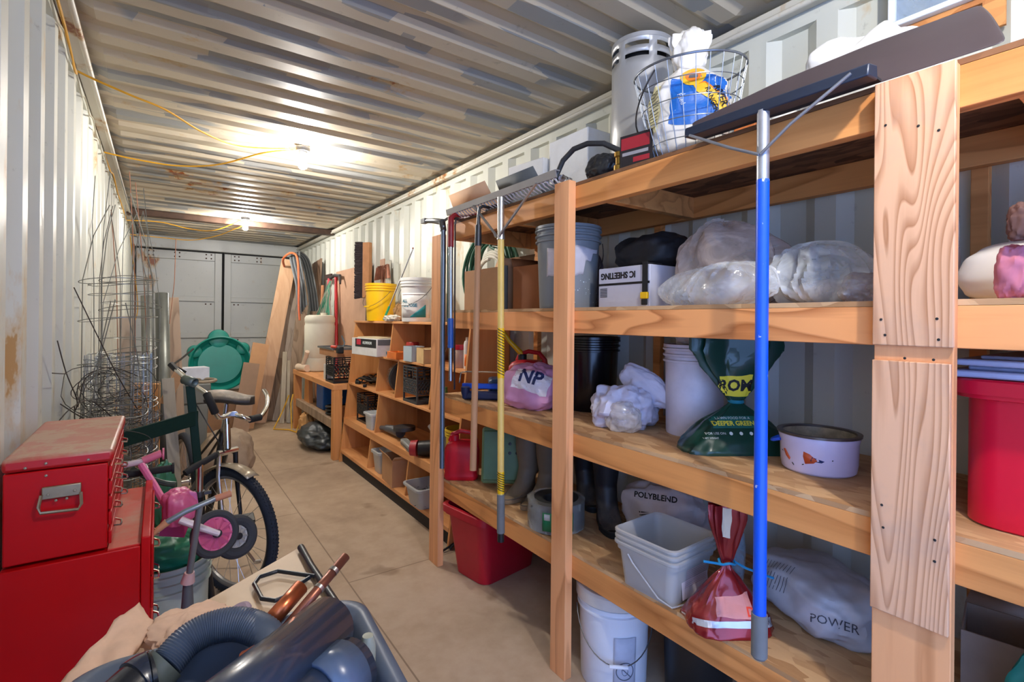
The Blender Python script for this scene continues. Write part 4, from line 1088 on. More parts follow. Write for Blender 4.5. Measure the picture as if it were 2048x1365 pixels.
# ------------------------------------------------------------------ long tools hooked over the top deck edge
# yellow handled landscape rake
t=thing('landscape_rake','yellow handled landscape rake hung from the top deck, left of middle post','rake',(1.31,1.93,.42),world=True)
HY=plain('fibreglass_yellow','e3c068',.4,0,.08,8)
A=Vector((1.315,1.965,2.030)); B=Vector((1.30,1.915,.425))
L=lambda k:A+(B-A)*k
part('ferrule',MB().cyl(L(0),L(.115),.0165,n=20).cyl(L(.113),L(.125),.019,n=20),ALU,t)
part('handle',MB().cyl(L(.12),L(.90),.0155,n=20),HY,t)
part('hazard_band',MB().cyl(L(.385),L(.53),.0162,n=20),YEL,t)
part('hazard_band',MB().cyl(L(.80),L(.862),.0162,n=20),YEL,t)
def helix(k0,k1,n,ph=0):
    m=MB()
    for j in range(n):
        p=[]
        for i in range(7):
            a=2*pi*(j/3.0)+ph+ i*pi/6+pi*.85; kk=k0+(k1-k0)*(j/n)+ .006*i/6*3
            p.append(L(min(kk,k1))+Vector((cos(a)*.0166,sin(a)*.0166,0)))
        m.tube(p,.0016,4)
    return m
m=MB()
def stripes(k0,k1,n):
    for j in range(n):
        a0=radians(150); pts=[]
        for i in range(9):
            a=a0+radians(150)*i/8; kk=k0+(k1-k0)*(j+i/8*1.5)/(n+1.5)
            pts.append(L(kk)+Vector((cos(a),sin(a),0))*.0165)
        m.tube(pts,.0022,4)
stripes(.385,.53,16); stripes(.80,.862,8)
part('hazard_stripe',m,INK,t)['kind']='stuff'
part('grip',MB().cyl(L(.865),L(.975),.0185,n=20),plain('grey_grip','6e7070',.7),t)
part('end_cap',MB().cyl(L(.975),L(1.0),.016,n=20),BLACK,t)
ya,yb=2.53,1.575
part('head_bar',MB().hexa([(1.326,yb,2.040),(1.332,yb,2.038),(1.332,ya,2.038),(1.326,ya,2.040)],[(1.318,yb,2.070),(1.324,yb,2.072),(1.324,ya,2.072),(1.318,ya,2.070)]).box(1.324,1.345,yb,ya,2.067,2.072),plain('rake_steel','8c8887',.45,.35,.08,6),t)
nt=34
for k in range(nt):
    y=yb+.02+(ya-yb-.04)*k/(nt-1)
    part('tine',MB().tube([(1.329,y,2.042),(1.340,y,2.036),(1.350,y,2.027),(1.379,y,2.0165)],[.0048,.0046,.004,.002],6),plain('tine_steel','dcdcdc',.35,.4),t)
part('brace',MB().tube([L(.118)+Vector((-.018,.012,0)),L(.105)+Vector((-.014,.03,0)),(1.320,2.225,2.040)],.009,6,flat=.5),ALU,t)
part('brace',MB().tube([L(.118)+Vector((-.018,-.012,0)),L(.105)+Vector((-.014,-.03,0)),(1.320,1.70,2.040)],.009,6,flat=.5),ALU,t)
# blue handled floor squeegee
t=thing('squeegee','blue handled squeegee with wide dark metal head hung right of middle post','squeegee',(1.27,.7,.58),world=True)
A=Vector((1.300,.700,2.010)); B=Vector((1.265,.678,.595)); L2=lambda k:A+(B-A)*k
part('bare_tip',MB().cyl(L2(0),L2(.135),.0155,n=20),plain('worn_pole_metal','b8bcc4',.35,.7,.1,30),t)
def polemat():
    q=N('blue_pole_paint'); co=q.coord(); sp=q.n('SeparateXYZ'); q.l(co,sp.inputs[0])
    nz=q.noise(co,60,4,.7); wear=q.math('ADD',q.math('MULTIPLY',sp.outputs[2],9.0),q.math('MULTIPLY',nz,1.1))
    k=q.ramp(q.math('SUBTRACT',wear,11.78),[(.0,(0,0,0,1)),(.06,(1,1,1,1))])
    fl=q.ramp(q.noise(co,35,3,.6),[(.70,(0,0,0,1)),(.73,(.8,.8,.8,1))])
    c=q.mix(q.math('MAXIMUM',k,fl),lin('0d55d8'),lin('d6dae2')); q.set(Base_Color=c,Roughness=.35); return q.m
part('handle',MB().cyl(L2(.13),L2(.935),.016,n=20),polemat(),t)
part('grip',MB().cyl(L2(.925),L2(1),.0195,n=20).lathe([(.019,0),(.015,-.006),(0,-.008)],L2(1),20),plain('grey_grip','6e7070',.7),t)
SQ=plain('squeegee_head','2c3445',.35,.3,.1)
part('head_channel',MB().hexa([(1.285,.935,2.004),(1.34,.935,2.008),(1.34,.455,2.008),(1.285,.455,2.004)],[(1.29,.935,2.034),(1.335,.935,2.042),(1.335,.455,2.042),(1.29,.455,2.034)]),SQ,t,bevel=.004)
part('rubber_blade',MB().box(1.336,1.374,.46,.93,2.016,2.022),RUBBER,t)
part('brace_wire',MB().tube([L2(.085)+Vector((-.02,0,0)),(1.278,.78,1.93),(1.286,.915,2.006)],.0042,8),plain('brace_wire','8d9098',.35,.6),t)
part('brace_wire',MB().tube([L2(.085)+Vector((-.02,-.004,0)),(1.278,.62,1.945),(1.286,.49,2.022)],.0042,8),plain('brace_wire','8d9098',.35,.6),t)
# wooden handled hoe
t=thing('hoe','worn wooden handled hoe hung left of the yellow rake','hoe',(1.28,2.11,.69),world=True)
A=Vector((1.305,2.150,1.925)); B=Vector((1.285,2.145,.700)); L3=lambda k:A+(B-A)*k
part('socket',MB().cyl(A,L3(.085),.0155,.018,n=16),plain('hoe_socket','3c3e42',.4,.6),t)
part('handle',MB().tube([L3(.07),L3(.3),L3(.6),L3(.85),L3(1)],[.015,.0155,.016,.0165,.017],14),W_HANDLE,t)
part('blade_neck',MB().tube([A,(1.305,2.15,1.975),(1.31,2.15,2.012),(1.33,2.15,2.024),(1.37,2.15,2.024)],[.011,.008,.008,.008,.007],10),plain('hoe_socket','3c3e42',.4,.6),t)
part('blade',MB().cbox((1.385,2.15,2.024),(.004,.12,.02),(0,0,0)).cbox((1.40,2.15,2.036),(.05,.13,.004),(0,-8,0)),DSTEEL,t)
# red socket bow rake with blue grip
t=thing('bow_rake','red socketed bow rake with chrome shaft and blue grip at the shelving end','rake',(1.28,2.4,1.1),world=True)
A=Vector((1.298,2.430,2.005)); B=Vector((1.285,2.39,1.12)); L4=lambda k:A+(B-A)*k
RS=plain('rake_red','8c1f28',.4,0,.2,15)
part('socket',MB().tube([(1.365,2.44,2.026),(1.325,2.435,2.028),A,L4(.06),L4(.18)],[.008,.012,.017,.017,.016],14),RS,t)
part('shaft',MB().cyl(L4(.16),L4(.68),.0125,n=16),plain('shaft_chrome','a7adba',.22,.9),t)
part('blue_grip',MB().cyl(L4(.62),L4(.80),.016,n=16),plain('grip_blue','1f50a0',.4),t)
part('lower_shaft',MB().cyl(L4(.79),L4(1),.010,n=16),plain('shaft_chrome','a7adba',.22,.9),t)
part('bow',MB().tube([(1.365,2.44,2.026),(1.392,2.50,2.026),(1.40,2.545,2.026)],.006,8).tube([(1.365,2.44,2.026),(1.392,2.38,2.026),(1.40,2.33,2.026)],.006,8),RS,t)
part('toothed_head',MB().box(1.396,1.406,2.33,2.55,2.020,2.032),RS,t)
for k in range(8): part('tooth',MB().cyl((1.402,2.34+.028*k,2.026),(1.425,2.34+.028*k,2.0165),.0035,.002,n=6),RS,t)
# silver pole tool and green pole tool
t=thing('pole_pruner','grey metal pole tool with cast head hung beside the left front post','pole tool',(1.27,2.49,.62),world=True)
A=Vector((1.297,2.515,1.975)); B=Vector((1.280,2.47,.63)); L5=lambda k:A+(B-A)*k
part('pole',MB().cyl(A,L5(1),.0135,n=16),plain('pole_grey','6c7886',.35,.6,.1),t)
part('cast_head',MB().tube([L5(.02),(1.297,2.53,2.0),(1.285,2.60,2.015),(1.28,2.70,2.030)],[.018,.020,.016,.013],10).cbox((1.28,2.72,2.032),(.03,.05,.026)),plain('cast_grey','5a5c5e',.4,.7),t)
part('hook_arm',MB().tube([(1.297,2.53,2.0),(1.32,2.50,2.02),(1.36,2.50,2.021)],.008,8),plain('cast_grey','5a5c5e',.4,.7),t)
t=thing('pole_saw','dark green pole tool with small curved blade beside the left front post','pole tool',(1.32,2.46,1.3),world=True)
A=Vector((1.325,2.495,1.985)); B=Vector((1.315,2.465,1.36)); L6=lambda k:A+(B-A)*k
part('pole',MB().cyl(A,B,.013,n=16),plain('pole_green','1c4f48',.35,0,.1),t)
part('blade',MB().tube([B,(1.312,2.46,1.33),(1.306,2.475,1.29),(1.30,2.50,1.255)],[.006,.008,.006,.001],6,flat=.25),STEEL,t)
part('top_hook',MB().tube([A,(1.33,2.49,2.01),(1.35,2.485,2.025),(1.372,2.485,2.022)],.007,8),DSTEEL,t)
t=thing('grey_bar','dark grey flat bar tool hanging behind the green pole','bar',(1.35,2.42,1.0),world=True)
part('bar',MB().tube([(1.347,2.470,1.985),(1.352,2.475,1.55),(1.35,2.465,1.06)],.010,8,flat=.4),plain('bar_grey','4a4c52',.4,.4),t)
part('hooked_top',MB().tube([(1.347,2.470,1.985),(1.352,2.472,2.01),(1.37,2.472,2.020)],.006,8),plain('bar_grey','4a4c52',.4,.4),t)
# ------------------------------------------------------------------ sloped bookcase against the right wall
def fx(z): return 1.50+.115*max(0,z-0.0)/1.43*1.35
BY0,BY1=2.80,5.15
t=thing('bookcase','orange plywood bookcase with sloping front and cubby holes, centre right','bookcase',(1.75,4.0,0),world=True)
XB=1.955
def side(y0,y1,z1=1.41): return MB().prism([(fx(0),0),(XB,0),(XB,z1),(fx(z1),z1)],'y',y0,y1)
part('side_panel',side(BY1-.02,BY1),W_CASE,t)
part('side_panel',side(BY0,BY0+.02),W_CASE,t)
part('back_panel',MB().box(XB,XB+.006,BY0,BY1,.02,1.41),plain('case_back','8e5a34',.7,0,.12),t)
part('top_board',MB().box(fx(1.41)-.01,XB+.006,BY0-.005,BY1+.005,1.411,1.430),W_CASEY,t,bevel=.002)
def shelf(z,th,y0=BY0+.021,y1=BY1-.021,dx=0,nm='shelf'):
    part(nm,MB().box(fx(z)-dx,XB-.001,y0,y1,z-th,z),W_CASEY,t,bevel=.002)
shelf(1.115,.018,BY0+.021,4.95)
shelf(.80,.018)
shelf(.45,.065,dx=.012,nm='thick_shelf')
shelf(.125,.03,dx=.004,nm='bottom_shelf')
part('recess_board',MB().box(fx(0)+.03,fx(0)+.045,BY0+.021,BY1-.021,0,.094),plain('recess_shade','2c2622',.8),t)  # near-black board paints the shade of the recess under the bottom shelf
def div(y,z0,z1): part('divider',MB().prism([(fx(z0)+.004,z0),(XB-.001,z0),(XB-.001,z1),(fx(z1)+.004,z1)],'y',y,y+.018),W_CASE,t)
div(4.13,1.1155,1.4105); div(4.36,.8005,1.0965); div(3.92,.8005,1.0965); div(3.28,.8005,1.0965)
div(4.27,.4505,.7815)
part('divider',MB().box(1.74,XB-.001,3.40,3.418,.4505,.7815),W_CASE,t)
div(4.35,.1255,.3845); div(3.52,.1255,.3845)

# on the top board
ZT=1.431
bucket('bucket','yellow five gallon bucket on top of the bookcase',(1.74,4.66,ZT),.148,.128,.355,YEL,rz=-68,bailside=1)
b=bucket('bucket','white all purpose compound bucket on top of the bookcase beside the post',(1.75,3.83,ZT),.148,.130,.355,WHITEP,rz=-62,bailside=1)
f=on_bucket(.1305,.1465,.355,.001,radians(245+62-15))
part('paper_label',MB().grid(lambda u,v:f(-.13+.27*u,.03+.20*v),14,4),plain('label_paper','e6e4e0',.5),b,solid=.0004)
f2=on_bucket(.1305,.1465,.355,.0022,radians(245+62-15))
wrap_text('ALL',.035,plain('teal_ink','2a7f96',.5),b,lambda x,y,z:f2(x-.085,y+.165,z),name='printed_letters',bold=.001)
wrap_text('PURPOSE',.036,plain('teal_ink','2a7f96',.5),b,lambda x,y,z:f2(x-.045,y+.130,z),name='printed_letters',bold=.001)
part('teal_triangle',MB().grid(lambda u,v:f2(-.03+.13*u,.035+v*(.004+.10*u)),12,4),plain('teal_block','157e84',.5),b,solid=.0004)
part('label_line',MB().grid(lambda u,v:f2(-.12+.23*u,.215+.004*v),10,2),plain('dark_red_ink','6a3a3a',.5),b,solid=.0003)
t=thing('grabber','thin silver stick with green handle leaning between the two buckets','stick',(1.66,4.1,ZT),world=True)
part('rod',MB().cyl((1.665,4.245,ZT+.13),(1.80,4.06,ZT+.63),.006,n=10),STEEL,t)
part('green_handle',MB().cyl((1.645,4.325,ZT+.012),(1.665,4.245,ZT+.13),.010,n=10),plain('green_grip','28a070',.4),t)
part('end_knob',MB().lathe([(0,0),(.008,.004),(.009,.012),(0,.018)],(1.80,4.06,ZT+.63),10),plain('brown_tip','7a4a34',.6),t)
single('cloth_pile',placed(blob(.10,.22,.06,52,.25,4),(1.67,4.20,ZT)),plain('dirty_white_cloth','c9c2b6',.85,0,.15,30),'dirty white cloth at the foot of the green handled stick','cloth')
single('burlap_roll',placed(blob(.14,.14,.18,53,.2,4),(1.80,4.27,ZT)),plain('burlap','9a744e',.9,0,.15,30),'brown burlap bundle between the yellow and white buckets','burlap')
t=thing('push_broom','push broom with dark bristles standing on end at the near end of the workbench','broom',(1.88,5.48,.775),world=True)
part('broom_block',MB().cbox((1.90,5.52,1.995),(.055,.09,.62),(0,0,30)),plain('broom_wood','c48a5c',.6),t,bevel=.005)
m=MB()
for k in range(60):
    for j in range(3):
        z=1.69+.61*k/59+.006*(j%2); 
        m.cyl((1.875-.012*j,5.555+.022*j,z),(1.84-.015*j,5.62+.022*j+random.uniform(-.01,.01),z+random.uniform(-.01,.01)),.010,.013,n=5)
part('bristle',m,plain('bristle_dark','3a3034',.85,0,.2,40),t)['kind']='stuff'
part('broom_stick',MB().cyl((1.88,5.48,.775),(1.895,5.50,1.70),.012,n=12),BLACK,t)
t=thing('grabber','blue handled tool leaning behind the small white carton','tool',(1.80,5.1,ZT),world=True)
part('blue_handle',MB().cyl((1.79,5.11,ZT+.06),(1.85,5.05,ZT+.34),.014,n=12),plain('tool_blue','2a62ae',.4),t)
part('tool_foot',MB().lathe([(0,0),(.03,0),(.03,.02),(.016,.07),(0,.07)],(1.785,5.11,ZT),14),BLACK,t)
single('white_carton',MB().box(1.72,1.80,4.86,4.95,ZT,ZT+.15),plain('carton_white','dde0e0',.5),'small plain white carton left of the yellow bucket','carton',bevel=.003)
# bundle of copper offcuts
m=MB()
t=thing('twig_bundle','bundle of bent copper coloured strips behind the yellow bucket','strips',(1.88,4.62,ZT+.0),world=True)
for k in range(16):
    a=random.uniform(-1,1); pts=[(1.945,5.13+.002*a,ZT+.005),(1.94,5.13-.02*a,ZT+.36),(1.935,5.14+.06*a,ZT+.545+.04*random.random()),(1.93,5.13+.17*a,ZT+.56+.03*random.random()),(1.925,5.13+.22*a,ZT+.44)]
    part('strip',MB().tube(pts,.012,6,flat=.4),plain('brown_copper','94604a',.5,.4,.3,15),t)
single('flat_board',MB().cbox((1.962,5.19,ZT+.33),(.014,.12,.66),(0,-1.5,0)),plain('board_pinkish','b48a70',.7),'narrow upright pinkish wooden board behind the copper coloured strips','board')
single('flat_board',MB().cbox((1.955,5.02,ZT+.315),(.016,.12,.63),(0,-1.5,0)),plain('board_greywhite','b9b6a8',.7),'narrow upright grey white board against the wall beside the pinkish board','board')
single('steel_rod',MB().tube([(1.91,4.06,ZT),(1.95,3.98,ZT+.3),(1.985,3.90,ZT+.52)],.004,6),DSTEEL,'thin dark steel rod leaning on the wall behind the silver stick','rod')

# on the cubby shelves
ZA=1.1155
t=thing('printed_carton','long white and black printed product carton sticking out of the bookcase','box',(1.72,4.54,ZA),6)
part('carton',MB().box(-.19,.19,-.26,.26,0,.155),plain('carton_black_white','e0dedc',.5),t,bevel=.002)
part('black_band',MB().box(-.1915,-.1903,-.25,.18,.075,.15),INK,t)
part('red_logo',MB().box(-.1925,-.1916,.06,.15,.095,.145),plain('logo_red','c81e3c',.5),t)
text('ALUMINUM',.036,WI,t,(-.192,-.07,.115),(90,0,-90),name='printed_letters',bold=.0008)
part('end_print',MB().box(-.18,.17,-.2615,-.2603,.10,.15),plain('end_print_grey','6a6c6e',.5),t)
part('blue_print',MB().box(-.10,.0,-.2615,-.2603,.02,.045),plain('end_print_blue','3aa0c8',.5),t)
single('carton_insert',MB().cbox((1.72,4.54,ZA+.1615),(.30,.44,.008),(0,0,6)),plain('cream_flap','d8c8a4',.7),'loose cream card flap on top of the printed product carton','card')
t=thing('parts_tray','small orange tray with printed end beside the long printed carton','tray',(1.64,4.00,ZA),0)
part('tray_body',MB().box(-.05,.05,-.10,.10,0,.005).box(-.05,-.045,-.10,.10,.005,.06).box(.045,.05,-.10,.10,.005,.06).box(-.045,.045,-.10,-.095,.005,.06).box(-.045,.045,.095,.10,.005,.06),plain('tray_orange','dc7226',.5),t,bevel=.002)
single('red_tin',MB().lathe([(0,0),(.055,0),(.056,.004),(.056,.13),(.05,.14),(0,.14)],(1.78,4.00,ZA),24),plain('tin_clear_red','a8342c',.35),'red lidded tub behind the orange tray','tub')
t=thing('plastic_bin','translucent pale blue plastic bin standing beside the tan carton','bin',(1.665,3.72,ZA),4)
part('bin_body',MB().box(-.055,.055,-.07,.07,0,.004).box(-.055,-.052,-.07,.07,.004,.12).box(.052,.055,-.07,.07,.004,.12).box(-.052,.052,-.07,-.067,.004,.12).box(-.052,.052,.067,.07,.004,.12),frost('pale_blue_plastic','c4d4dc',.8,.3),t)
open_box('tan_carton','open tan carton at the right end of the upper cubby shelf',(1.675,3.50,ZA),(.11,.16,.115),plain('tan_carton','d6b27c',.75),rz=-6,flaps=(None,None,-20,None))
single('crystal_bag',placed(crumple(.14,.2,.12,55,.3),(1.83,3.72,ZA)),film('violet_film','b49ca8',.5,.15),'clear plastic bag of small parts behind the pale blue bin','plastic bag')
t=thing('plastic_jar','tan jar with red lid at the right end of the upper cubby shelf','jar',(1.72,3.06,ZA))
part('jar_body',MB().lathe([(0,0),(.045,0),(.047,.004),(.047,.115),(.042,.125),(0,.125)],n=24),plain('jar_tan','b8988c',.3),t)
part('lid',MB().lathe([(0,.126),(.045,.126),(.046,.13),(.046,.158),(0,.16)],n=24),plain('lid_red','c22034',.35),t)
t=thing('caulk_tube','white bottle with orange label at the right end of the upper cubby shelf','bottle',(1.72,2.96,ZA))
part('bottle_body',MB().lathe([(0,0),(.026,0),(.027,.004),(.027,.17),(.02,.19),(0,.19)],n=20),WHITEP,t)
part('bottle_cap',MB().lathe([(0,.191),(.014,.191),(.014,.215),(0,.216)],n=16),plain('cap_cream','d8d4c8',.4),t)
part('orange_label',MB().grid(lambda u,v:(.0275*cos(radians(190+70*u)),.0275*sin(radians(190+70*u)),.02+.08*v),8,2),plain('label_orange','f07a1e',.5),t,solid=.0005)
# third row
ZB=.801
def clutter(name,label,cat,loc,mats,n,ext,seed,maker):
    t=thing(name,label,cat,loc); r=random.Random(seed)
    return t
t=thing('drill_bits_pile','tangle of black cords and small black tools on the left cubby shelf','cords',(1.72,4.78,ZB))
r=random.Random(3)
pts=[(r.uniform(-.12,.12),r.uniform(-.26,.26),r.uniform(.01,.085)) for k in range(26)]
P=[]
for a,b in zip(pts,pts[1:]):
    for k in range(6): P.append(Vector(a).lerp(Vector(b),k/6)+Vector((0,0,.012*sin(k*1.3))))
part('cord',MB().tube(P,.007,6),BLACK,t)
part('plug',MB().cbox((-.10,.16,.015),(.03,.06,.028),(0,0,20)).cbox((-.12,-.10,.014),(.028,.05,.026),(0,0,-30)),BLACK,t,bevel=.004)
t=thing('saw_blade','round black abrasive disc with wire rim standing in the middle cubby','disc',(1.76,4.14,ZB),0)
part('disc',MB().lathe([(0,-.012),(.135,-.012),(.135,.012),(0,.012)],(0,0,.136),36,'y'),plain('abrasive','3c3a38',.8),t)
m=MB()
for k in range(70):
    a=2*pi*k/70; m.cyl((.125*cos(a),-.02,.136+.125*sin(a)),(.134*cos(a+.1),.05+.012*random.random(),.1365+.134*sin(a+.1)),.0022,n=4)
part('wire_bristle',m,plain('wire_grey','76706a',.4,.5),t)['kind']='stuff'
milk_crate('black milk crate on end in the third row cubby of the bookcase',(1.715,3.63,ZB),.24,.26,.285,plain('crate_charcoal','3a3c3e',.5),rz=0)
single('spray_can',MB().lathe([(0,0),(.026,0),(.026,.12),(.018,.14),(.018,.17),(0,.172)],(1.66,3.17,ZB),18),plain('can_green','5f8a3e',.4),'green and white spray can at the right of the third row','spray can')
single('card_scrap',MB().cbox((1.60,3.40,ZB+.10),(.10,.14,.004),(0,-4,10)),plain('cream_flap','d8c8a4',.7),'loose cream card lying across the crate front','card') if False else None
# row four
ZD=.4505
milk_crate('black milk crate at the left of the fourth row above the thick shelf',(1.73,4.76,ZD),.26,.30,.27,BLACK,rz=0)
tote('plastic_tub','small translucent tub in front of the fourth row milk crate',(1.60,4.44,ZD),.20,.13,.15,frost('clear_tub','d8dcdc',.7,.3),rz=0,taper=.85,rimw=.012,cat='tub')
t=thing('power_tool','dark grey power tool lying on the thick shelf','power tool',(1.64,3.98,ZD),0,world=False)
part('motor_body',MB().tube([(-.02,.20,.05),(0,.05,.055),(.01,-.05,.055)],[.03,.042,.046],14),plain('tool_grey','4c4e52',.45),t)
part('handle',MB().tube([(-.02,.20,.05),(-.03,.28,.04),(-.03,.36,.032)],[.022,.019,.022],12),plain('tool_grey_b','56585c',.5),t)
part('guard',MB().lathe([(0,-.01),(.09,-.01),(.09,.02),(0,.02)],(.02,-.10,.095),24),DSTEEL,t)
t=thing('hand_tool','flat grey and black folded hand tool near the thick shelf edge','tool',(1.58,3.62,ZD),0,rot=(0,0,-10))
part('tool_body',MB().box(-.03,.03,-.14,.14,0,.05),plain('tool_ltgrey','8a8c8a',.4),t,bevel=.012)
part('tool_stripe',MB().box(-.031,-.0302,-.12,.12,.018,.026),BLACK,t)
t=thing('grinder','black angle tool with red cap lying in front of the white jug','power tool',(1.60,3.33,ZD),25)
part('motor_body',MB().tube([(.06,-.10,.065),(.0,.0,.06),(-.03,.05,.06)],[.06,.058,.052],18),BLACK,t)
part('red_cap',MB().tube([(-.035,.056,.06),(-.055,.10,.06)],[.058,.054],24),plain('cap_red','b0303a',.45),t)
t=thing('white_jug','dirty white plastic jug lying behind the black tool with red cap','jug',(1.72,3.27,ZD))
part('jug_body',placed(blob(.19,.20,.20,58,.1,2,.8),(0,0,0)),plain('dirty_white_jug','b9b2a6',.5,0,.15),t)
part('jug_neck',MB().cyl((-.04,.08,.16),(-.06,.13,.21),.025,.022,n=14),plain('dirty_white_jug','b9b2a6',.5),t)
single('bottle_group',MB().lathe([(0,0),(.03,0),(.03,.12),(.012,.15),(.012,.18),(0,.18)],(1.80,3.62,ZD),14),plain('dark_bottle','2c2624',.3),'dark bottle behind the grey hand tool on the thick shelf','bottle')
bucket('bucket','yellow bucket half hidden behind the left front post, thick shelf',(1.70,2.98,ZD),.12,.105,.26,plain('dirty_yellow','c8a81e',.5),bail=False)
# bottom row
ZE=.1265
tote('plastic_tub','tall translucent tub on the bottom shelf beside the torn cardboard box',(1.60,4.18,ZE),.20,.17,.19,frost('clear_tub_b','cfcfca',.7,.3),taper=.8,rimw=.012,cat='tub')
open_box('cardboard_box','torn brown cardboard box on the bottom shelf of the bookcase',(1.62,3.86,ZE),(.22,.28,.21),CARD,rz=-5,flaps=(55,None,50,None),fl=.35)
tote('plastic_tub','shallow translucent tub of screws jutting off the bottom shelf',(1.57,3.28,ZE),.28,.25,.15,frost('clear_tub_c','c4c8c8',.65,.3),taper=.8,rimw=.014,cat='tub')
m=MB()
rr_=random.Random(9)
for k in range(160):
    p=Vector((1.57+rr_.uniform(-.09,.09),3.28+rr_.uniform(-.09,.09),ZE+.02+rr_.uniform(0,.085))); d=Vector((rr_.uniform(-1,1),rr_.uniform(-1,1),rr_.uniform(-.4,.4))).normalized()*.018
    m.cyl(p-d,p+d,.0022,n=4)
tag(finish('screws',m,DSTEEL),'loose dark screws filling the shallow translucent tub','screws',kind='stuff')

# ------------------------------------------------------------------ workbench beyond the bookcase
t=thing('workbench','low orange timber workbench with lower shelf beyond the bookcase','workbench',(1.7,6.1,0),world=True)
WX0,WX1,WY0,WY1=1.452,1.98,5.20,7.08
part('bench_top',MB().box(WX0,WX1,WY0,WY1,.715,.772),W_CASEY,t,bevel=.003)
for x,y in ((WX0+.005,WY0+.002),(WX0+.005,WY1-.095),(WX1-.095,WY0+.002),(WX1-.095,WY1-.095)):
    part('leg',MB().box(x,x+.088,y,y+.088,0,.7145),W_CASE,t,bevel=.003)
part('lower_beam',MB().box(WX0+.02,WX0+.058,WY0+.091,WY1-.096,.30,.395),W_OLD,t,bevel=.003)
part('lower_shelf',MB().box(WX0+.059,WX1-.01,WY0+.091,WY1-.096,.36,.38),plain('worn_ply','a88462',.75,0,.2,6),t)
ZW=.773
t=thing('plastic_drum','cream plastic drum with handles standing on the workbench','drum',(1.705,6.74,ZW))
DR=plain('cream_poly','d9d4c2',.5,0,.08,3)
part('drum_body',MB().lathe([(0,0),(.165,0),(.18,.012),(.188,.05),(.188,.16),(.184,.17),(.188,.18),(.188,.58),(.181,.595),(.181,.62),(.186,.63),(.186,.68),(.17,.71),(.13,.72),(0,.72)],n=40),DR,t)
part('screw_cap',MB().lathe([(0,.721),(.04,.721),(.04,.75),(0,.75)],(.06,.05,0),18),DR,t)
milk_crate('black milk crate of tool handles on the workbench',(1.63,5.45,ZW),.30,.30,.27,BLACK,rz=0)
t=thing('hand_tool','metal tool handles sticking out inside the workbench milk crate','tools',(1.60,5.42,ZW+.06),world=True)
rr_=random.Random(5)
for k in range(9):
    a=Vector((1.55+.02*k,5.34+rr_.uniform(-.03,.03),ZW+.05)); b=a+Vector((.03,.12+.05*rr_.random(),.13+.04*rr_.random()))
    part('handle',MB().cyl(a,b,.006,n=6),CHROME if k%3 else RED,t)
single('paint_tin',MB().box(1.50,1.585,5.62,5.76,ZW,ZW+.17),plain('paint_white_scuffed','cfccc6',.6,0,.2,20),'scuffed white metal box beside the milk crate on the workbench','box',bevel=.004)
t=thing('wood_crate','shallow wooden crate lying on the workbench milk crate','crate',(1.66,5.64,ZW+.271),0)
part('crate_side',MB().box(-.16,.16,-.30,.30,0,.006).box(-.16,-.148,-.30,.30,.006,.07).box(.148,.16,-.30,.30,.006,.07).box(-.148,.148,-.30,-.288,.006,.07).box(-.148,.148,.288,.30,.006,.07),plain('crate_wood','b98256',.7),t,bevel=.002)
t=thing('lid_pan','grey metal lid pan resting on the shallow wooden crate','pan',(1.66,5.69,ZW+.342),0)
part('pan',MB().box(-.17,.17,-.30,.30,0,.004).box(-.17,-.165,-.30,.30,.004,.02).box(.165,.17,-.30,.30,.004,.02).box(-.165,.165,-.3,-.295,.004,.02).box(-.165,.165,.295,.3,.004,.02),plain('pan_grey','74777a',.4,.4),t)
part('pan_handle',MB().tube([(.02,-.02,.005),(.05,-.0,.06),(.03,.05,.14)],[.012,.010,.008],8,flat=.4),plain('pan_handle_grey','5c6872',.4,.3),t)
t=thing('shears','red handled shears lying across the crate corner','shears',(1.52,5.36,ZW+.30),world=True)
part('handle',MB().tube([(1.50,5.44,ZW+.378),(1.515,5.32,ZW+.378)],[.016,.014],10),plain('handle_redorange','e04428',.4),t)
part('black_pivot',MB().cbox((1.53,5.25,ZW+.35),(.06,.08,.07)),BLACK,t,bevel=.01)
t=thing('pipe_fitting','cream plastic pipe tee and elbow at the far end of the workbench','pipe fitting',(1.50,6.70,ZW),world=True)
PVC=plain('pvc_cream','e0c8ae',.4)
part('horizontal_pipe',MB().cyl((1.47,6.86,ZW+.046),(1.53,6.62,ZW+.046),.045,n=20),PVC,t)
part('upright_pipe',MB().tube([(1.50,6.72,ZW+.09),(1.515,6.65,ZW+.20),(1.52,6.60,ZW+.26)],[.026,.024,.026],14),PVC,t)
# lower bench shelf
ZL=.381
single('plastic_crate',MB().box(1.56,1.86,6.0,6.30,ZL,ZL+.30),plain('crate_blue','1f5fa8',.4,0,.12),'blue plastic crate on the lower shelf of the workbench','crate',bevel=.012)
single('wood_block',MB().hexa([(1.55,6.62,ZL),(1.60,6.62,ZL),(1.60,6.88,ZL),(1.55,6.88,ZL)],[(1.55,6.66,ZL+.30),(1.60,6.66,ZL+.30),(1.60,6.84,ZL+.30),(1.55,6.84,ZL+.30)]),W_CASE,'orange tapered plywood block on the far end of the lower bench shelf','wood block',bevel=.003)
single('cardboard_flat',MB().cbox((1.62,5.66,ZL+.14),(.02,.22,.26),(24,8,0)),plain('flat_tan','c09a70',.8),'tan cardboard piece leaning on the lower bench shelf','cardboard')
single('black_hose_coil',MB().tube([(1.60+.10*cos(a),5.62+.12*sin(a),ZL+.012+.006*a) for a in [2*pi*k/24 for k in range(72)]],.011,8),BLACK,'small black hose coil on the lower bench shelf','hose')
single('wood_cube',MB().box(1.55,1.66,5.34,5.45,ZL,ZL+.13),plain('block_orange','c08050',.7),'short orange wood block at the near end of the lower bench shelf','wood block',bevel=.003)
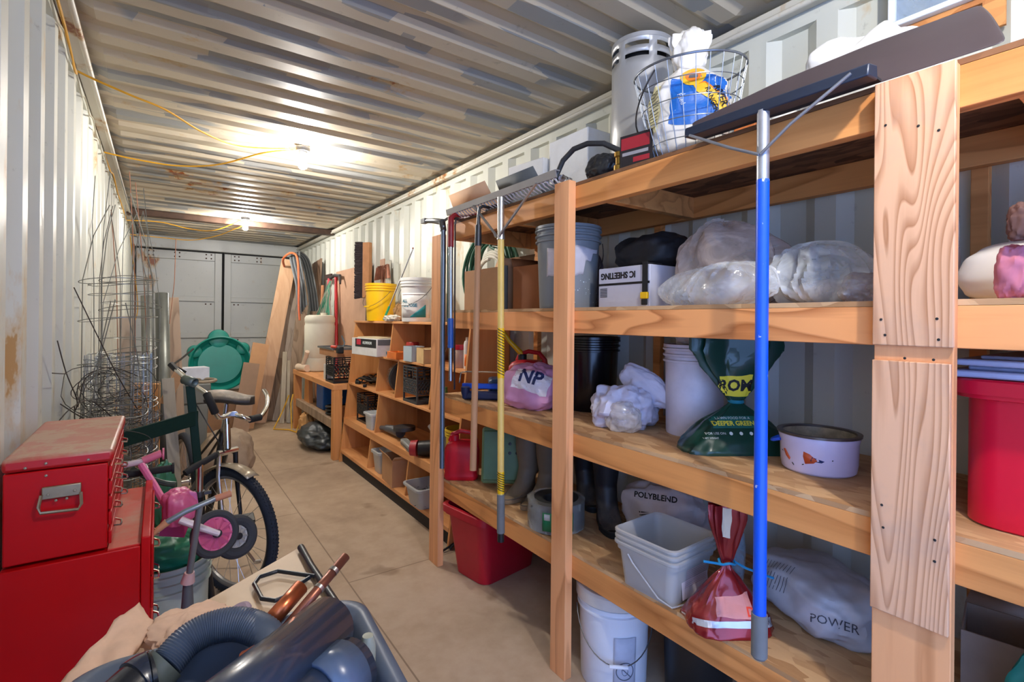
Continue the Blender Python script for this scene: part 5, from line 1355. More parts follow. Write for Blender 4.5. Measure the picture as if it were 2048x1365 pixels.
t=single('black_tarp',placed(crumple(.46,.80,.28,62,.28,2,.95,.8),(1.52,5.92,0),-4),plain('tarp_black','2f3436',.42,0,.25,8),'crumpled dark grey tarp spilling on to the floor below the workbench','tarp')
single('folded_sack',placed(blob(.16,.24,.2,63,.15),(1.85,5.52,0)),plain('sack_brown','7c6650',.85),'brown sack under the workbench behind the tarp','sack')
single('wood_chunk',placed(blob(.16,.2,.30,64,.25,3),(1.50,6.52,0)),plain('raw_wood_chunk','c8965e',.8,0,.2,12),'knobbly light wood chunk on the floor beneath the workbench','wood chunk')
m=MB().tube([(1.40,6.86,.03),(1.405,6.95,.34),(1.44,7.0,.45)],.009,6).tube([(1.38,6.9,.012),(1.22,7.05,.012),(1.35,7.2,.20),(1.42,7.15,.42)],.009,6)
single('extension_cord',m.tube([(1.38,6.9,.012),(1.42,6.7,.012),(1.46,6.75,.1)],.009,6),YROPE,'orange yellow cord looped by the far leg of the workbench','cord')

# hardboard sheet leaning on the wall behind the bench
m=MB().hexa([(1.93,5.60,.775),(1.935,5.60,.775),(1.935,7.02,.775),(1.93,7.02,.775)],[(1.985,5.60,2.09),(1.992,5.60,2.09),(1.992,7.02,2.09),(1.985,7.02,2.09)])
single('plywood_sheet',m,plain('hardboard_pink','c29a7e',.7,0,.12,3),'pinkish plywood sheet leaning on the right wall behind the workbench','plywood')
# tools leaning against it
t=thing('sledgehammer','red handled tool with dark head leaning on the plywood sheet','tool',(1.85,5.9,ZW),world=True)
part('red_handle',MB().cyl((1.86,6.52,ZW),(1.935,6.86,2.02),.019,n=12),plain('handle_red_b','b8202a',.4),t)
part('dark_head',MB().tube([(1.90,7.00,2.0),(1.93,6.90,2.03),(1.93,6.66,2.01),(1.905,6.56,1.90)],[.02,.025,.022,.014],8),DSTEEL,t)
t=thing('spade','wooden handled tool with pink socket and rusty steel head behind the cream drum','tool',(1.82,7.3,0),world=True)
part('wood_handle',MB().cyl((1.80,7.36,.02),(1.89,7.34,1.92),.02,n=10),plain('tan_handle','c08258',.6),t)
part('pink_socket',MB().cyl((1.905,7.06,1.90),(1.91,7.05,2.0),.03,n=12),plain('pink_socket','c84a58',.5),t)
part('steel_plate',MB().cbox((1.925,7.18,2.03),(.02,.32,.07),(0,0,0)),plain('rust_dark','4a3c3a',.6,.4),t)
m=MB()
t=thing('netting','hanging bundle of green netting and wire above the cream drum','netting',(1.84,6.2,1.5),world=True)
rr_=random.Random(12)
for k in range(22):
    y=6.72+.03*k; pts=[(1.905,6.94+.006*k,1.96)]
    for j in range(1,7): pts.append((1.89-.012*j+rr_.uniform(-.01,.01),6.97+(y-6.97)*j/5.0+rr_.uniform(-.015,.015),1.96-.085*j))
    part('strand',MB().tube(pts,.011,5),plain('netting_green','33795f',.6,0,.3) if k%3 else plain('netting_grey','9a8f82',.6),t)
# ------------------------------------------------------------------ boards and sheets stacked in the far right corner
def board(name,label,base,top,w,th,mat,cat='board',nrm=(0,-1,0),tip=None,group=None):
    a,b=Vector(base),Vector(top); d=(b-a).normalized(); n_=Vector(nrm); s=d.cross(n_).normalized(); n_=s.cross(d).normalized()
    m=MB(); h=w/2
    q=[a-s*h-n_*th/2,a+s*h-n_*th/2,a+s*h+n_*th/2,a-s*h+n_*th/2]; e=b-a
    m.hexa(q,[p+e*(1 if tip is None or i%2==0 else tip) for i,p in enumerate(q)])
    return single(name,m,mat,label,cat,group)
board('plywood_board','wide pale plywood board leaning in the corner, frontmost of the leaning stack',(1.12,7.62,.005),(1.545,7.86,2.30),.20,.018,W_PLY)
board('timber_board','long brown weathered board right behind the frontmost pale plywood board',(1.22,7.72,.005),(1.63,7.93,2.27),.17,.02,W_OLD)
board('timber_board','dark brown narrow board second behind the pale plywood board',(1.30,7.70,.005),(1.70,7.96,2.22),.12,.02,wood('dark_old_board','8a6f56','57412f','z',8,.08,.8,seed=14))
board('timber_board','grey brown board ending in a pointed tip in the leaning corner stack',(1.36,7.62,.005),(1.66,7.80,1.28),.13,.02,W_GREY)
board('timber_board','long grey plank beneath the black hoses in the corner',(1.42,7.66,.005),(1.74,7.95,2.25),.15,.022,W_GREY)
board('timber_board','brown grey plank nearest the right wall hoses',(1.52,7.60,.005),(1.80,7.90,2.20),.15,.022,W_OLD)
board('pale_batten','short cream batten standing at the foot of the leaning boards',(1.385,7.42,.005),(1.43,7.50,.98),.055,.02,W_PALE)
board('pale_batten','slim cream batten just right of the short cream one',(1.455,7.40,.005),(1.475,7.46,.86),.035,.018,W_PALE)
board('pale_batten','slanted grey white batten leaning towards the workbench leg',(1.47,7.38,.005),(1.66,7.52,.70),.07,.018,plain('greywhite_batten','aca395',.75,0,.15,10))
board('mdf_board','orange brown fibreboard offcut leaning left of the tall boards',(.92,7.30,.005),(1.13,7.50,1.10),.20,.016,plain('mdf_orange','c49468',.75,0,.06))
board('mdf_board','smaller grey brown fibreboard offcut in front of the orange one',(.84,7.10,.005),(.985,7.25,.86),.19,.016,plain('mdf_grey','a1836a',.75,0,.08))
for k,(x,y,lb) in enumerate(((1.86,7.36,'tall brown upright plank against the right wall, nearest of three'),(1.865,7.55,'tall brown upright plank against the right wall, middle of three'),(1.87,7.74,'tall brown upright plank against the right wall, farthest of three'))):
    board('upright_plank',lb,(x-.08,y+.02,.005),(x+.075,y+.32,2.32-.01*k),.17,.022,wood('upright_brown','8f7560','5e4836','z',8,.08,.8,seed=20),nrm=(-1,0,0))
def loopy(pts,n=10):
    P=[Vector(p) for p in pts]; out=[]
    for i in range(len(P)-1):
        p0=P[max(i-1,0)];p1=P[i];p2=P[i+1];p3=P[min(i+2,len(P)-1)]
        for k in range(n):
            t=k/n; out.append(.5*((2*p1)+(p2-p0)*t+(2*p0-5*p1+4*p2-p3)*t*t+(3*p1-p0-3*p2+p3)*t**3))
    out.append(P[-1]); return out
t=thing('cable_bundle','black cable loops hung over the tops of the leaning boards','cable',(1.62,7.3,1.3),world=True)
for k in range(7):
    dx=.018*k
    part('cable',MB().tube(loopy([(1.56+dx,7.30,1.45+.03*k),(1.54+dx,7.36,1.9),(1.50+dx*1.1,7.55,2.28+.01*k),(1.58+dx,7.72,2.37+.006*k),(1.68+dx,7.70,2.28),(1.72+dx,7.50,1.9),(1.74+dx,7.40,1.55)],6),.012,7),plain('cable_black' if k%2 else 'cable_grey','3a3d40' if k%2 else '6e7274',.5),t)
single('orange_hose',MB().tube(loopy([(1.475,7.835,2.20),(1.43,7.68,2.26),(1.43,7.57,2.31),(1.50,7.48,2.36),(1.555,7.38,2.28),(1.56,7.30,1.95),(1.555,7.26,1.6),(1.565,7.24,1.42)],8),.015,8),plain('hose_orange','c8643c',.5),'orange air hose hooked over the tallest leaning boards','hose')

# ------------------------------------------------------------------ turtle sandbox lid, standing on edge in front of the doors
t=thing('sandbox_lid','round teal plastic sandbox lid with rounded lobes standing before the end doors','lid',(.655,7.45,.487),0,rot=(-8,0,0))
R=.355
def disc_prof(): return [(0,-.0),(.25,0),(.262,-.02),(.29,-.03),(.312,-.01),(.325,.03),(.34,.05),(R,.045),(R,.03),(.33,.02),(.318,.0),(.28,-.045),(.25,-.015),(0,-.015)]
part('disc',MB().lathe([(r,-z) for r,z in disc_prof()],(0,0,R+.01),56,'y'),TEAL,t,ang=50)
for a,rr_b,ln in ((93,.115,.10),(36,.075,.10),(150,.075,.10)):
    c=(cos(radians(a))*(R-.03),0,R+.01+sin(radians(a))*(R-.03))
    part('lobe',MB().lathe([(0,-.01),(rr_b*.7,-.01),(rr_b,.0),(rr_b+.012,.03),(rr_b+.012,.05),(rr_b-.0,.05),(rr_b-.01,.02),(0,.02)],c,26,'y'),TEAL,t)
single('cardboard_box',MB().box(.40,.95,7.30,7.68,0,.485),plain('far_box_brown','8f6c50',.8),'closed brown cardboard box under the teal sandbox lid','box',bevel=.004)
# grey bin with white carton
t=thing('rubbish_bin','tall grey plastic rubbish bin behind the green metal post','bin',(.255,5.55,0),0)
GP=plain('bin_grey','6e6f68',.5,0,.12,5)
part('bin_body',MB().hexa([(-.10,-.15,0),(.10,-.15,0),(.10,.15,0),(-.10,.15,0)],[(-.12,-.18,.66),(.125,-.18,.66),(.125,.18,.66),(-.12,.18,.66)]),GP,t,bevel=.015)
part('bin_rim',MB().hexa([(-.13,-.19,.66),(.135,-.19,.66),(.135,.19,.66),(-.13,.19,.66)],[(-.135,-.2,.84),(.14,-.2,.84),(.14,.2,.84),(-.135,.2,.84)]),GP,t,bevel=.012)
part('wooden_ring',MB().tube([(.10+.09*cos(a),-.02+.14*sin(a),.852) for a in [2*pi*k/30 for k in range(30)]],.014,8,closed=True),plain('ring_tan','9a8a74',.6),t)
single('white_carton',MB().cbox((.27,5.72,.905),(.24,.16,.12),(0,0,12)),plain('carton_white_b','d3d6de',.6),'white carton with blue marks lying on the grey rubbish bin','carton',bevel=.003)
single('sand_sack',placed(blob(.44,.46,.44,73,.16,2.4,.85),(.52,5.30,0)),plain('beige_sack','a4907a',.8,0,.12,10),'slumped beige sack on the floor behind the bicycle','sack')
# things leaning on the left, by the cages
def gutter(label,a,b,r,mat):
    return single('gutter_pipe',MB().tube([a,b],r,18,cap=False),mat,label,'pipe',solid=.004)
gutter('grey metal duct pipe leaning behind the wire cages, right hand one',(.05,4.35,.02),(.015,4.55,1.625),.042,plain('duct_grey','6c6f6a',.4,.5,.15))
gutter('grey metal duct pipe leaning behind the wire cages, left hand one',(-.03,4.30,.02),(-.075,4.5,1.60),.036,plain('duct_grey_b','787a74',.4,.4,.15))
board('timber_board','tall brown grey board beside the grey duct pipe',(.16,4.55,.005),(.085,4.7,1.60),.075,.02,W_OLD)
board('timber_board','tan board leaning behind the wire cages near the left wall',(-.16,4.35,.005),(-.19,4.5,1.45),.09,.02,W_GREY)
board('pale_batten','long cream white batten leaning against the green metal post',(.115,3.50,.005),(.045,3.60,1.085),.06,.02,W_PALE)
single('wood_offcuts',MB().cbox((.065,3.64,1.02),(.055,.02,.20),(0,22,0)),plain('offcut_tan','c89a6c',.7),'tan wood offcut tilted against the cream batten','wood block',bevel=.002)
single('wood_crate',MB().box(-.14,.01,4.10,4.24,.001,1.0),plain('crate_tan_orange','c08a54',.7,0,.2,10),'tall orange tan wooden crate behind the wire cages','crate',bevel=.004)

# ------------------------------------------------------------------ wire cages against the left wall
WG=plain('cage_wire','8b8d88',.4,.7,.2,20); WD=plain('cage_wire_dark','5a5650',.5,.6,.2,20)
def cage(label,loc,rot,r0,r1,zs,spike,seed,mat,wr=.0020):
    t=thing('tomato_cage',label,'wire cage',loc,0,rot=rot,group=None); r=random.Random(seed)
    H=zs[-1]
    rad=lambda z:r0+(r1-r0)*z/H
    for z in zs:
        part('ring',MB().tube([(rad(z)*cos(a)+.004*sin(3*a+seed),rad(z)*sin(a),z+.012*sin(a+seed)+.006*sin(2*a)) for a in [2*pi*k/36 for k in range(36)]],wr,5,closed=True),mat,t)
    for k in range(4):
        a=pi/4+k*pi/2+r.uniform(-.2,.2); b=r.uniform(-.06,.06); c=r.uniform(-.06,.06)
        pts=[(rad(z)*cos(a),rad(z)*sin(a),z) for z in (0,.3*H,.6*H,H)]+[(rad(H)*cos(a)*.8+b*.5,rad(H)*sin(a)*.8+c*.5,H+spike*.5),(rad(H)*cos(a)*.45+b,rad(H)*sin(a)*.45+c,H+spike*r.uniform(.8,1))]
        part('stake',MB().tube(pts,wr,5),mat,t)
    return t
cage('galvanised tomato cage nearest the green metal post, spikes pointing up',(-.13,3.315,.02),(0,-1,0),.150,.135,(.35,.70,.80,.95,1.15,1.25,1.55,1.60),.62,1,WG)
cage('galvanised tomato cage tight against the left wall with crossing spikes',(-.155,3.015,.02),(0,0,20),.15,.145,(.30,.62,.78,1.02,1.22,1.42,1.60),.42,2,WG)
cage('dark wire tomato cage behind the galvanised ones',(-.15,3.90,.02),(-1,0,40),.15,.13,(.30,.66,.90,1.20,1.48,1.66),.45,3,WD)
cage('bent galvanised tomato cage in the middle of the cluster with leaning spikes',(-.14,3.61,.02),(0,1,65),.15,.14,(.28,.50,.74,.86,1.05,1.30,1.50),.6,5,WG)
cage('grey wire tomato cage nearest the red tool chest, low rings bunched',(-.155,2.735,.02),(0,0,10),.125,.12,(.55,.62,.70,.76,.84,.92,1.02),.5,6,WG)
cage('tall dark wire tomato cage farthest along the left wall',(-.14,4.0,.02),(0,1,10),.13,.12,(.4,.8,1.2,1.5,1.7),.62,4,WD) if False else None
# roll of wire fencing
def fence_roll(label,loc,H):
  t=thing('fencing_roll',label,'wire roll',loc)
  m=MB()
  nn=lambda a,z,o,s:noise.noise(Vector((cos(a)*s,sin(a)*s,z*5+o+loc[1]*7)))
  for z in [0.03*k for k in range(int(H/.03)+1)]:
    m.tube([((.128+.010*nn(a,z,0,2))*cos(a),(.128+.014*nn(a,z,9,2))*sin(a),z+.02*nn(a,z,4,1)) for a in [2*pi*k/26 for k in range(26)]],.0017,4,closed=True)
    m.tube([((.095+.03*nn(a,z,3,2))*cos(a),(.09+.03*nn(a,z,7,2))*sin(a),z+.015+.03*nn(a,z,14,1)) for a in [2*pi*k/22 for k in range(22)]],.0015,4,closed=True)
  part('line_wire',m,WG,t)['kind']='stuff'
  m=MB()
  for k in range(46):
    a=2*pi*k/46+.05*sin(k*2.3); m.tube([((.128+.010*nn(a,z,0,2))*cos(a+.15*z),(.128+.014*nn(a,z,9,2))*sin(a+.15*z),z) for z in [H*j/10 for j in range(11)]],.0015,4)
  part('stay_wire',m,WG,t)['kind']='stuff'
fence_roll('crumpled roll of grey wire fencing standing beside the red tool chest',(-.155,3.015,.02),1.25)
fence_roll('second roll of grey wire fencing inside the cage nearest the green metal post',(-.13,3.315,.02),.92)
# tangle of black wire
r=random.Random(21)
m=MB()
for k in range(46):
    c=Vector((-.155+r.uniform(-.05,.05),2.80+r.uniform(-.18,.25),1.02+r.uniform(-.16,.16))); ax=Vector((r.uniform(-.3,.3),r.uniform(-1,1),r.uniform(-1,1))).normalized(); u=ax.orthogonal().normalized(); v=ax.cross(u); R1=r.uniform(.06,.16); a0=r.uniform(0,6); L=r.uniform(1.5,5)
    pts=[c+u*R1*cos(a0+L*j/14)*.8+v*R1*sin(a0+L*j/14) for j in range(15)]
    pts=[Vector((max(-.31,p.x),p.y,p.z)) for p in pts]
    m.tube(pts,.0017,4)
tag(finish('wire_tangle',m,WD),'tangle of dark loose wire on top of the fencing roll','wire',kind='stuff')
t=thing('reinforcing_wire','thick black bent wires poking out to the left above the red tool chest','wire',(-.25,2.5,.9),world=True)
for pts in ([(-.300,2.42,1.36),(-.28,2.46,1.24),(-.255,2.52,1.13),(-.265,2.58,1.08)],[(-.27,2.55,1.56),(-.20,2.62,1.36),(-.14,2.75,1.18),(-.08,2.9,1.02)],[(-.31,2.40,1.245),(-.28,2.46,1.235)],[(-.30,2.50,1.12),(-.24,2.56,1.05),(-.15,2.7,.95)],[(-.305,2.42,1.05),(-.27,2.5,1.10),(-.22,2.6,1.11),(-.15,2.75,1.0)],[(-.26,2.6,1.09),(-.24,2.66,1.20),(-.17,2.75,1.23),(-.08,2.85,1.18)],[(-.265,2.55,1.10),(-.26,2.6,1.0),(-.20,2.7,.93),(-.12,2.8,.98)]):
    part('bent_wire',MB().tube(loopy(pts,6),.0021,6),plain('black_iron','4a423c',.5,.5,.3,20),t)
pts=[]
t=thing('rusty_stake','thin rusty plant stakes rising to the ceiling by the back cage','stake',(-.1,3.9,1.3),world=True)
for a,b in (((-.12,3.9,1.2),(-.16,3.95,2.36)),((-.06,3.95,1.2),(-.13,3.97,2.30)),((-.20,3.8,1.2),(-.245,3.9,2.1)),((.06,4.3,1.4),(.095,4.4,2.02))):
    part('stake',MB().tube([a,((a[0]+b[0])/2+.01,(a[1]+b[1])/2,(a[2]+b[2])/2),b],.0026,5),plain('rust_stake','8a5a42',.7),t)

# ------------------------------------------------------------------ dark green metal frame
t=thing('garden_trolley','dark green metal trolley frame with upright post and angled rail','trolley',(.1,2.72,.55),world=True)
part('post',MB().hexa([(.150,2.70,.60),(.182,2.70,.60),(.182,2.735,.60),(.150,2.735,.60)],[(.100,2.70,1.135),(.135,2.70,1.135),(.135,2.735,1.135),(.100,2.735,1.135)]),GREEN,t,bevel=.003)
part('tube_socket',MB().tube([(.095,2.73,1.165),(.135,2.69,1.150)],.020,16,cap=False),plain('socket_grey_green','5a6660',.4,.3),t,solid=.003)
part('rail',MB().hexa([(-.26,2.50,.895),(.15,2.705,.955),(.15,2.725,.955),(-.26,2.52,.895)],[(-.26,2.50,.955),(.15,2.705,1.02),(.15,2.725,1.02),(-.26,2.52,.955)]),GREEN,t,bevel=.002)
part('leg',MB().hexa([(.150,2.70,.005),(.182,2.70,.005),(.182,2.735,.005),(.150,2.735,.005)],[(.152,2.70,.599),(.180,2.70,.599),(.180,2.735,.599),(.152,2.735,.599)]),GREEN,t)
single('green_tray',MB().hexa([(-.325,2.36,1.01),(-.20,2.34,1.02),(-.19,2.52,1.03),(-.325,2.54,1.02)],[(-.325,2.36,1.025),(-.20,2.34,1.035),(-.19,2.52,1.055),(-.325,2.54,1.045)]),plain('tray_green','2f5a42',.5),'dark green plastic tray edge behind the red tool chest','tray',bevel=.004)

# ------------------------------------------------------------------ red tool chest
DUST=plain('red_enamel_dusty','b01218',.42,0,.08,4,dust=1.2)
t=thing('tool_chest','red steel tool chest on matching rolling cabinet with dusty top','tool chest',(-.18,1.95,0),world=True)
x0,x1,ya,yb=-.302,-.094,1.665,2.215
part('upper_chest',MB().box(x0,x1-.012,ya+.004,yb-.004,.846,1.068),RED,t,bevel=.003)
part('lid',MB().box(x0-.003,x1,ya,yb,1.070,1.104),DUST,t,bevel=.009)
part('lower_cabinet',MB().box(x0-.004,-.036,ya-.006,yb+.01,.06,.838),RED,t,bevel=.003)
part('front_frame',MB().box(-.035,-.014,ya-.008,yb+.012,.06,.86),RED,t,bevel=.003)
part('cabinet_ledge',MB().box(x1-.011,-.036,ya+.002,yb,.8385,.842),plain('red_ledge_lit_dusty','c83028',.42,0,.1,4,dust=.55),t)  # brighter red puts the light on the ledge into its colour, plus dust
HNM=plain('handle_steel_worn','9a8d76',.4,.7,.15,20)
sh_=part('side_handle',MB().box(-.232,-.158,ya-.0065,ya+.003,.998,1.028),HNM,t,bevel=.002)
subpart('handle_bail',MB().tube([(-.232,ya-.010,1.011),(-.236,ya-.016,.984),(-.232,ya-.018,.970),(-.162,ya-.018,.966),(-.156,ya-.016,.978),(-.158,ya-.010,1.006)],.0038,6),HNM,sh_)
sc=MB()
for x,z in ((-.22,1.009),(-.205,.993),(-.17,1.011),(-.185,.994),(-.262,1.080),(-.225,1.086),(-.145,1.083),(-.225,1.055)): sc.lathe([(0,-.003),(.003,-.0025),(.0035,0)],(x,ya-.0065 if z<1.02 else (ya+.004 if z<1.06 else ya),z),8,'y')
part('rivet',sc,HNM,t)['kind']='stuff'
for i,z in enumerate((.875,.925,.965,1.005,1.045)):
    d_=part('drawer',MB().box(x1-.0115,x1-.004,ya+.012,yb-.012,z-.022,z+.012),RED,t,bevel=.002)
    for y in (1.78,2.08):
        subpart('drawer_pull',MB().tube([(x1-.004,y-.03,z),(x1+.010,y-.022,z-.004),(x1+.012,y,z-.006),(x1+.010,y+.022,z-.004),(x1-.004,y+.03,z)],.0028,6),CHROME,d_)
for i,z in enumerate((.16,.30,.44,.58,.70,.79)):
    d_=part('drawer',MB().box(-.0138,-.008,ya+.010,yb-.008,z-.045,z+.040),plain('red_drawer_front','b07a72' ,.4,0,.1) if False else RED,t,bevel=.002)
    for y in (1.74,2.08):
        subpart('drawer_pull',MB().tube([(-.008,y-.03,z+.02),(.004,y-.022,z+.016),(.006,y,z+.014),(.004,y+.022,z+.016),(-.008,y+.03,z+.02)],.0028,6),CHROME,d_)
part('corner_trim',MB().box(-.0345,-.0145,ya-.0095,ya-.0083,.07,.85),plain('pink_grey_edge','b98c84',.4,.3),t) if False else None
for x in (x0+.04,-.07):
    for y in (ya+.05,yb-.05): part('caster',MB().lathe([(0,-.012),(.028,-.012),(.030,0),(.028,.012),(0,.012)],(x,y,.030),16,'x'),BLACK,t)

# ------------------------------------------------------------------ bicycle
t=thing('bicycle','old chrome and black bicycle standing with its front wheel towards the camera','bicycle',(.3,3.4,0),world=True)
def wheel(par,C,h,R,tr,rimr,mt,rimm,nsp,hubw=.035,spr=.0012):
    C=Vector(C); h=Vector((h[0],h[1],0)).normalized(); z=Vector((0,0,1)); ax=h.cross(z).normalized()
    circ=lambda r,n:[C+h*r*cos(2*pi*k/n)+z*r*sin(2*pi*k/n) for k in range(n)]
    w=part('tyre',MB().tube(circ(R-tr,72),tr,12,closed=True),mt,par)
    part('wheel_rim',MB().tube(circ(rimr+.003,72),.017,10,closed=True),rimm,par)
    part('hub',MB().cyl(C-ax*hubw,C+ax*hubw,.016,n=14).cyl(C-ax*hubw*.9,C-ax*hubw*.7,.028,n=16).cyl(C+ax*hubw*.7,C+ax*hubw*.9,.028,n=16),CHROME,par)
    for k in range(nsp):
        a=2*pi*k/nsp; s=1 if k%2 else -1; b=a+(.5 if k%4<2 else -.5)
        part('spoke',MB().cyl(C+ax*hubw*.8*s+h*.022*cos(b)+z*.022*sin(b),C+h*rimr*cos(a)+z*rimr*sin(a),spr,n=4),STEEL,par)
    return h,ax
FC=Vector((.318,2.98,.333)); hd=(.5,-.866)
TYR=plain('tyre_black','1e2430',.8,0,.2,60,bump=.3); RIMM=plain('rim_grey','9a9895',.35,.6,.1)
wheel(t,FC,hd,.333,.026,.283,TYR,RIMM,28)
# tread knobs
h=Vector((.5,-.866,0)); zz=Vector((0,0,1)); ax=h.cross(zz)
m=MB()
for k in range(110):
    a=2*pi*k/110
    for s in (-1,0,1):
        p=FC+(h*cos(a+s*.012)+zz*sin(a+s*.012))*(.3325-.004*abs(s))+ax*s*.013
        d=h*cos(a)+zz*sin(a); m.cyl(p-d*.003,p+d*.004 if p.z>.01 else p,.0042,n=4)
part('tyre_tread',m,TYR,t)['kind']='stuff'
RC=Vector((.15,4.03,.333)); wheel(t,RC,(.16,-.98),.333,.026,.283,TYR,RIMM,20)
crown=Vector((.303,3.045,.735)); stem=Vector((.300,3.075,.925))
for s in (-1,1): part('fork_leg',MB().tube([crown+ax*s*.045,crown+ax*s*.05-zz*.12,FC+ax*s*.05+Vector((0,0,.08)),FC+ax*s*.048],[.013,.012,.010,.009],10),BLACK if s<0 else CHROME,t)
part('fork_crown',MB().tube([crown-ax*.055,crown+ax*.055],.016,10),CHROME,t)
part('head_tube',MB().cyl(crown-(stem-crown)*-.08,stem-(stem-crown)*.25,.017,n=16),CHROME,t)
part('stem',MB().tube([stem-(stem-crown)*.25,stem,stem+h*.04+zz*.01],[.013,.014,.016],12),CHROME,t)
part('bell',MB().lathe([(0,.022),(.012,.02),(.02,.008),(.021,0),(0,0)],stem+h*.06+zz*.004,16),plain('bell_pale_blue','a9bce6',.35),t)
lb=[stem+h*.04+zz*.01,(.262,2.985,.93),(.236,2.945,.965),(.215,2.93,1.02),(.20,2.96,1.06),(.15,3.03,1.10),(.10,3.12,1.15),(.075,3.2,1.17)]
part('handlebar',MB().tube(loopy(lb,6),.0125,12),CHROME,t)
rbar=[stem+h*.04+zz*.01,(.36,2.985,.925),(.40,2.99,.905),(.455,3.03,.905),(.50,3.10,.95),(.515,3.18,.995),(.510,3.26,1.02)]
part('handlebar',MB().tube(loopy(rbar,6),.0125,12),CHROME,t)
part('foam_grip',MB().tube(loopy(lb[2:5],6),.019,12),BLACKM,t); part('foam_grip',MB().tube(loopy(rbar[2:4],6),.019,12),BLACKM,t)
lv=part('brake_lever',MB().tube([(.075,3.2,1.17),(.05,3.22,1.20)],.016,8).tube([(.06,3.21,1.195),(.10,3.28,1.22),(.16,3.36,1.27)],.005,6).tube([(.05,3.22,1.20),(.12,3.22,1.15)],.008,6),BLACK,t)
# saddle
def sad(u,v):
    a=2*pi*u; L=-.115+.25*v; w=.10*(1-v)**.55*(1 if v>.04 else .6)+.022*(v<.98)+.004
    ca,sa=cos(a),sin(a); return Vector((L, ca*w, (.040-.010*v)*max(sa,-.75)+.016*(1-v)**2-.006+.01*sin(v*5)))
ms=MB().grid(sad,24,20,cu=True); ms.F.append(tuple(range(24))[::-1]); ms.F.append(tuple(19*24+i for i in range(24)))
ms.xf(Matrix.Translation((.352,3.42,.965))@Matrix.Rotation(radians(-24),4,'Z'))
part('saddle',ms,plain('saddle_dusty','3a3734',.55,0,.1,8,dust=.55),t)
part('saddle_clamp',MB().tube([(.33,3.42,.965),(.35,3.41,.94)],.02,10).tube([(.29,3.44,.955),(.40,3.40,.95)],.005,6),BLACK,t)
seat=Vector((.315,3.45,.93)); bb=Vector((.24,3.40,.30))
part('seat_post',MB().cyl((.335,3.42,.96),(.315,3.42,.76),.013,n=12),STEEL,t)
FR=plain('bike_frame_black','2c2a2a',.3,.2)
st=Vector((.315,3.42,.78))
part('frame_tube',MB().tube([crown+(stem-crown)*.55,st],.016,10),FR,t)
part('frame_tube',MB().tube([crown+(stem-crown)*.2,bb],.018,10),FR,t)
part('frame_tube',MB().tube([st,bb],.016,10),FR,t)
for s in (-1,1):
    o=Vector((.97,.25,0))*s*.05
    part('chain_stay',MB().tube([bb+o*.4,RC+o],.009,8),FR,t); part('seat_stay',MB().tube([st+o*.3,RC+o],.008,8),FR,t)
part('crank',MB().tube([bb+Vector((.06,0,0)),bb+Vector((.09,-.02,.0)),Vector((.355,3.12,.335))],.009,8),STEEL,t)
part('chainring',MB().lathe([(.03,-.003),(.085,-.003),(.09,0),(.085,.003),(.03,.003)],bb+Vector((.06,0,0)),28,'x',close=True),DSTEEL,t)
pd=part('pedal',MB().cbox((.395,3.10,.335),(.095,.075,.022),(18,0,0)),BLACK,t,bevel=.004)
subpart('pedal_reflector',MB().cbox((.395,3.061,.335),(.06,.004,.012),(18,0,0)),plain('reflector_amber','c8a03a',.3),pd)
part('kickstand',MB().tube([bb+Vector((.05,.02,0)),(.40,3.30,.13),(.47,3.28,.012),(.505,3.27,.010)],.008,8),STEEL,t)
# front mudguard
m=MB()
def fend(u,v):
    a=radians(62+150*v); s=(u-.5)*.07; r=.352-.010*abs(u-.5)*2
    return FC+(h*cos(a)+zz*sin(a))*r+ax*s
part('mudguard',MB().grid(fend,7,26),plain('mudguard_taupe','a89a84',.35,.35),t,solid=.0015)
part('brake_cable',MB().tube(loopy([(.075,3.2,1.18),(.16,3.0,1.0),(.24,2.94,.84),(.285,3.02,.74)],6),.003,5),BLACK,t)

# ------------------------------------------------------------------ child's balance bike lying on a bucket, scooter, cork handled cane
PK=plain('bike_pink','d2628a',.4,0,.1)
t=thing('kids_bike','child pink and white balance bike lying on the pale bucket','bicycle',(.1,2.1,.5),world=True)
C1=Vector((.166,2.03,.69)); hv=Vector((.80,-.45,.39)).normalized(); 
def wheel2(par,C,n_,R,tr,face,cap):
    n_=Vector(n_).normalized(); u=n_.orthogonal().normalized(); v=n_.cross(u)
    cir=lambda r,k,o=0:C+u*r*cos(k)+v*r*sin(k)+n_*o
    N_=40
    part('tyre',MB().tube([cir(R-tr,2*pi*k/N_) for k in range(N_)],tr,10,closed=True),plain('tyre_grey','34363a',.75,0,.15),par)
    d=MB(); 
    for i in range(2): pass
    d.tube([cir(R-tr*2,2*pi*k/N_) for k in range(N_)],.006,6,closed=True)
    base=len(d.V)
    for k in range(20):
        a=2*pi*k/20; d.V.append(cir(R-tr*1.9,a,(.010 if k%2 else -.008)))
    for k in range(20): d.V.append(cir(.014,2*pi*k/20,.014))
    for k in range(20): d.F.append((base+k,base+(k+1)%20,base+20+(k+1)%20,base+20+k))
    part('wheel_disc',d,face,par,ang=10)
    part('hub_cap',MB().cyl(C-n_*.02,C+n_*.028,.013,n=14),cap,par)
view=Vector((-.08,-1,.36)).normalized()
nv=Vector((.28,-.92,.28)).normalized()
wheel2(t,C1,nv,.080,.0135,PK,BLACK)
C2=Vector((.262,2.30,.56)); wheel2(t,C2,(.35,-.9,.3),.085,.022,plain('wheel_grey_disc','b0aca6',.4),BLACK)
FW=plain('frame_white_pink','e2d6dc',.35)
part('fork',MB().tube([C1+nv*.03,C1+nv*.034+Vector((-.05,0,.03)),C1+nv*.03+Vector((-.11,.02,.065))],[.014,.016,.018],12,flat=.7),FW,t)
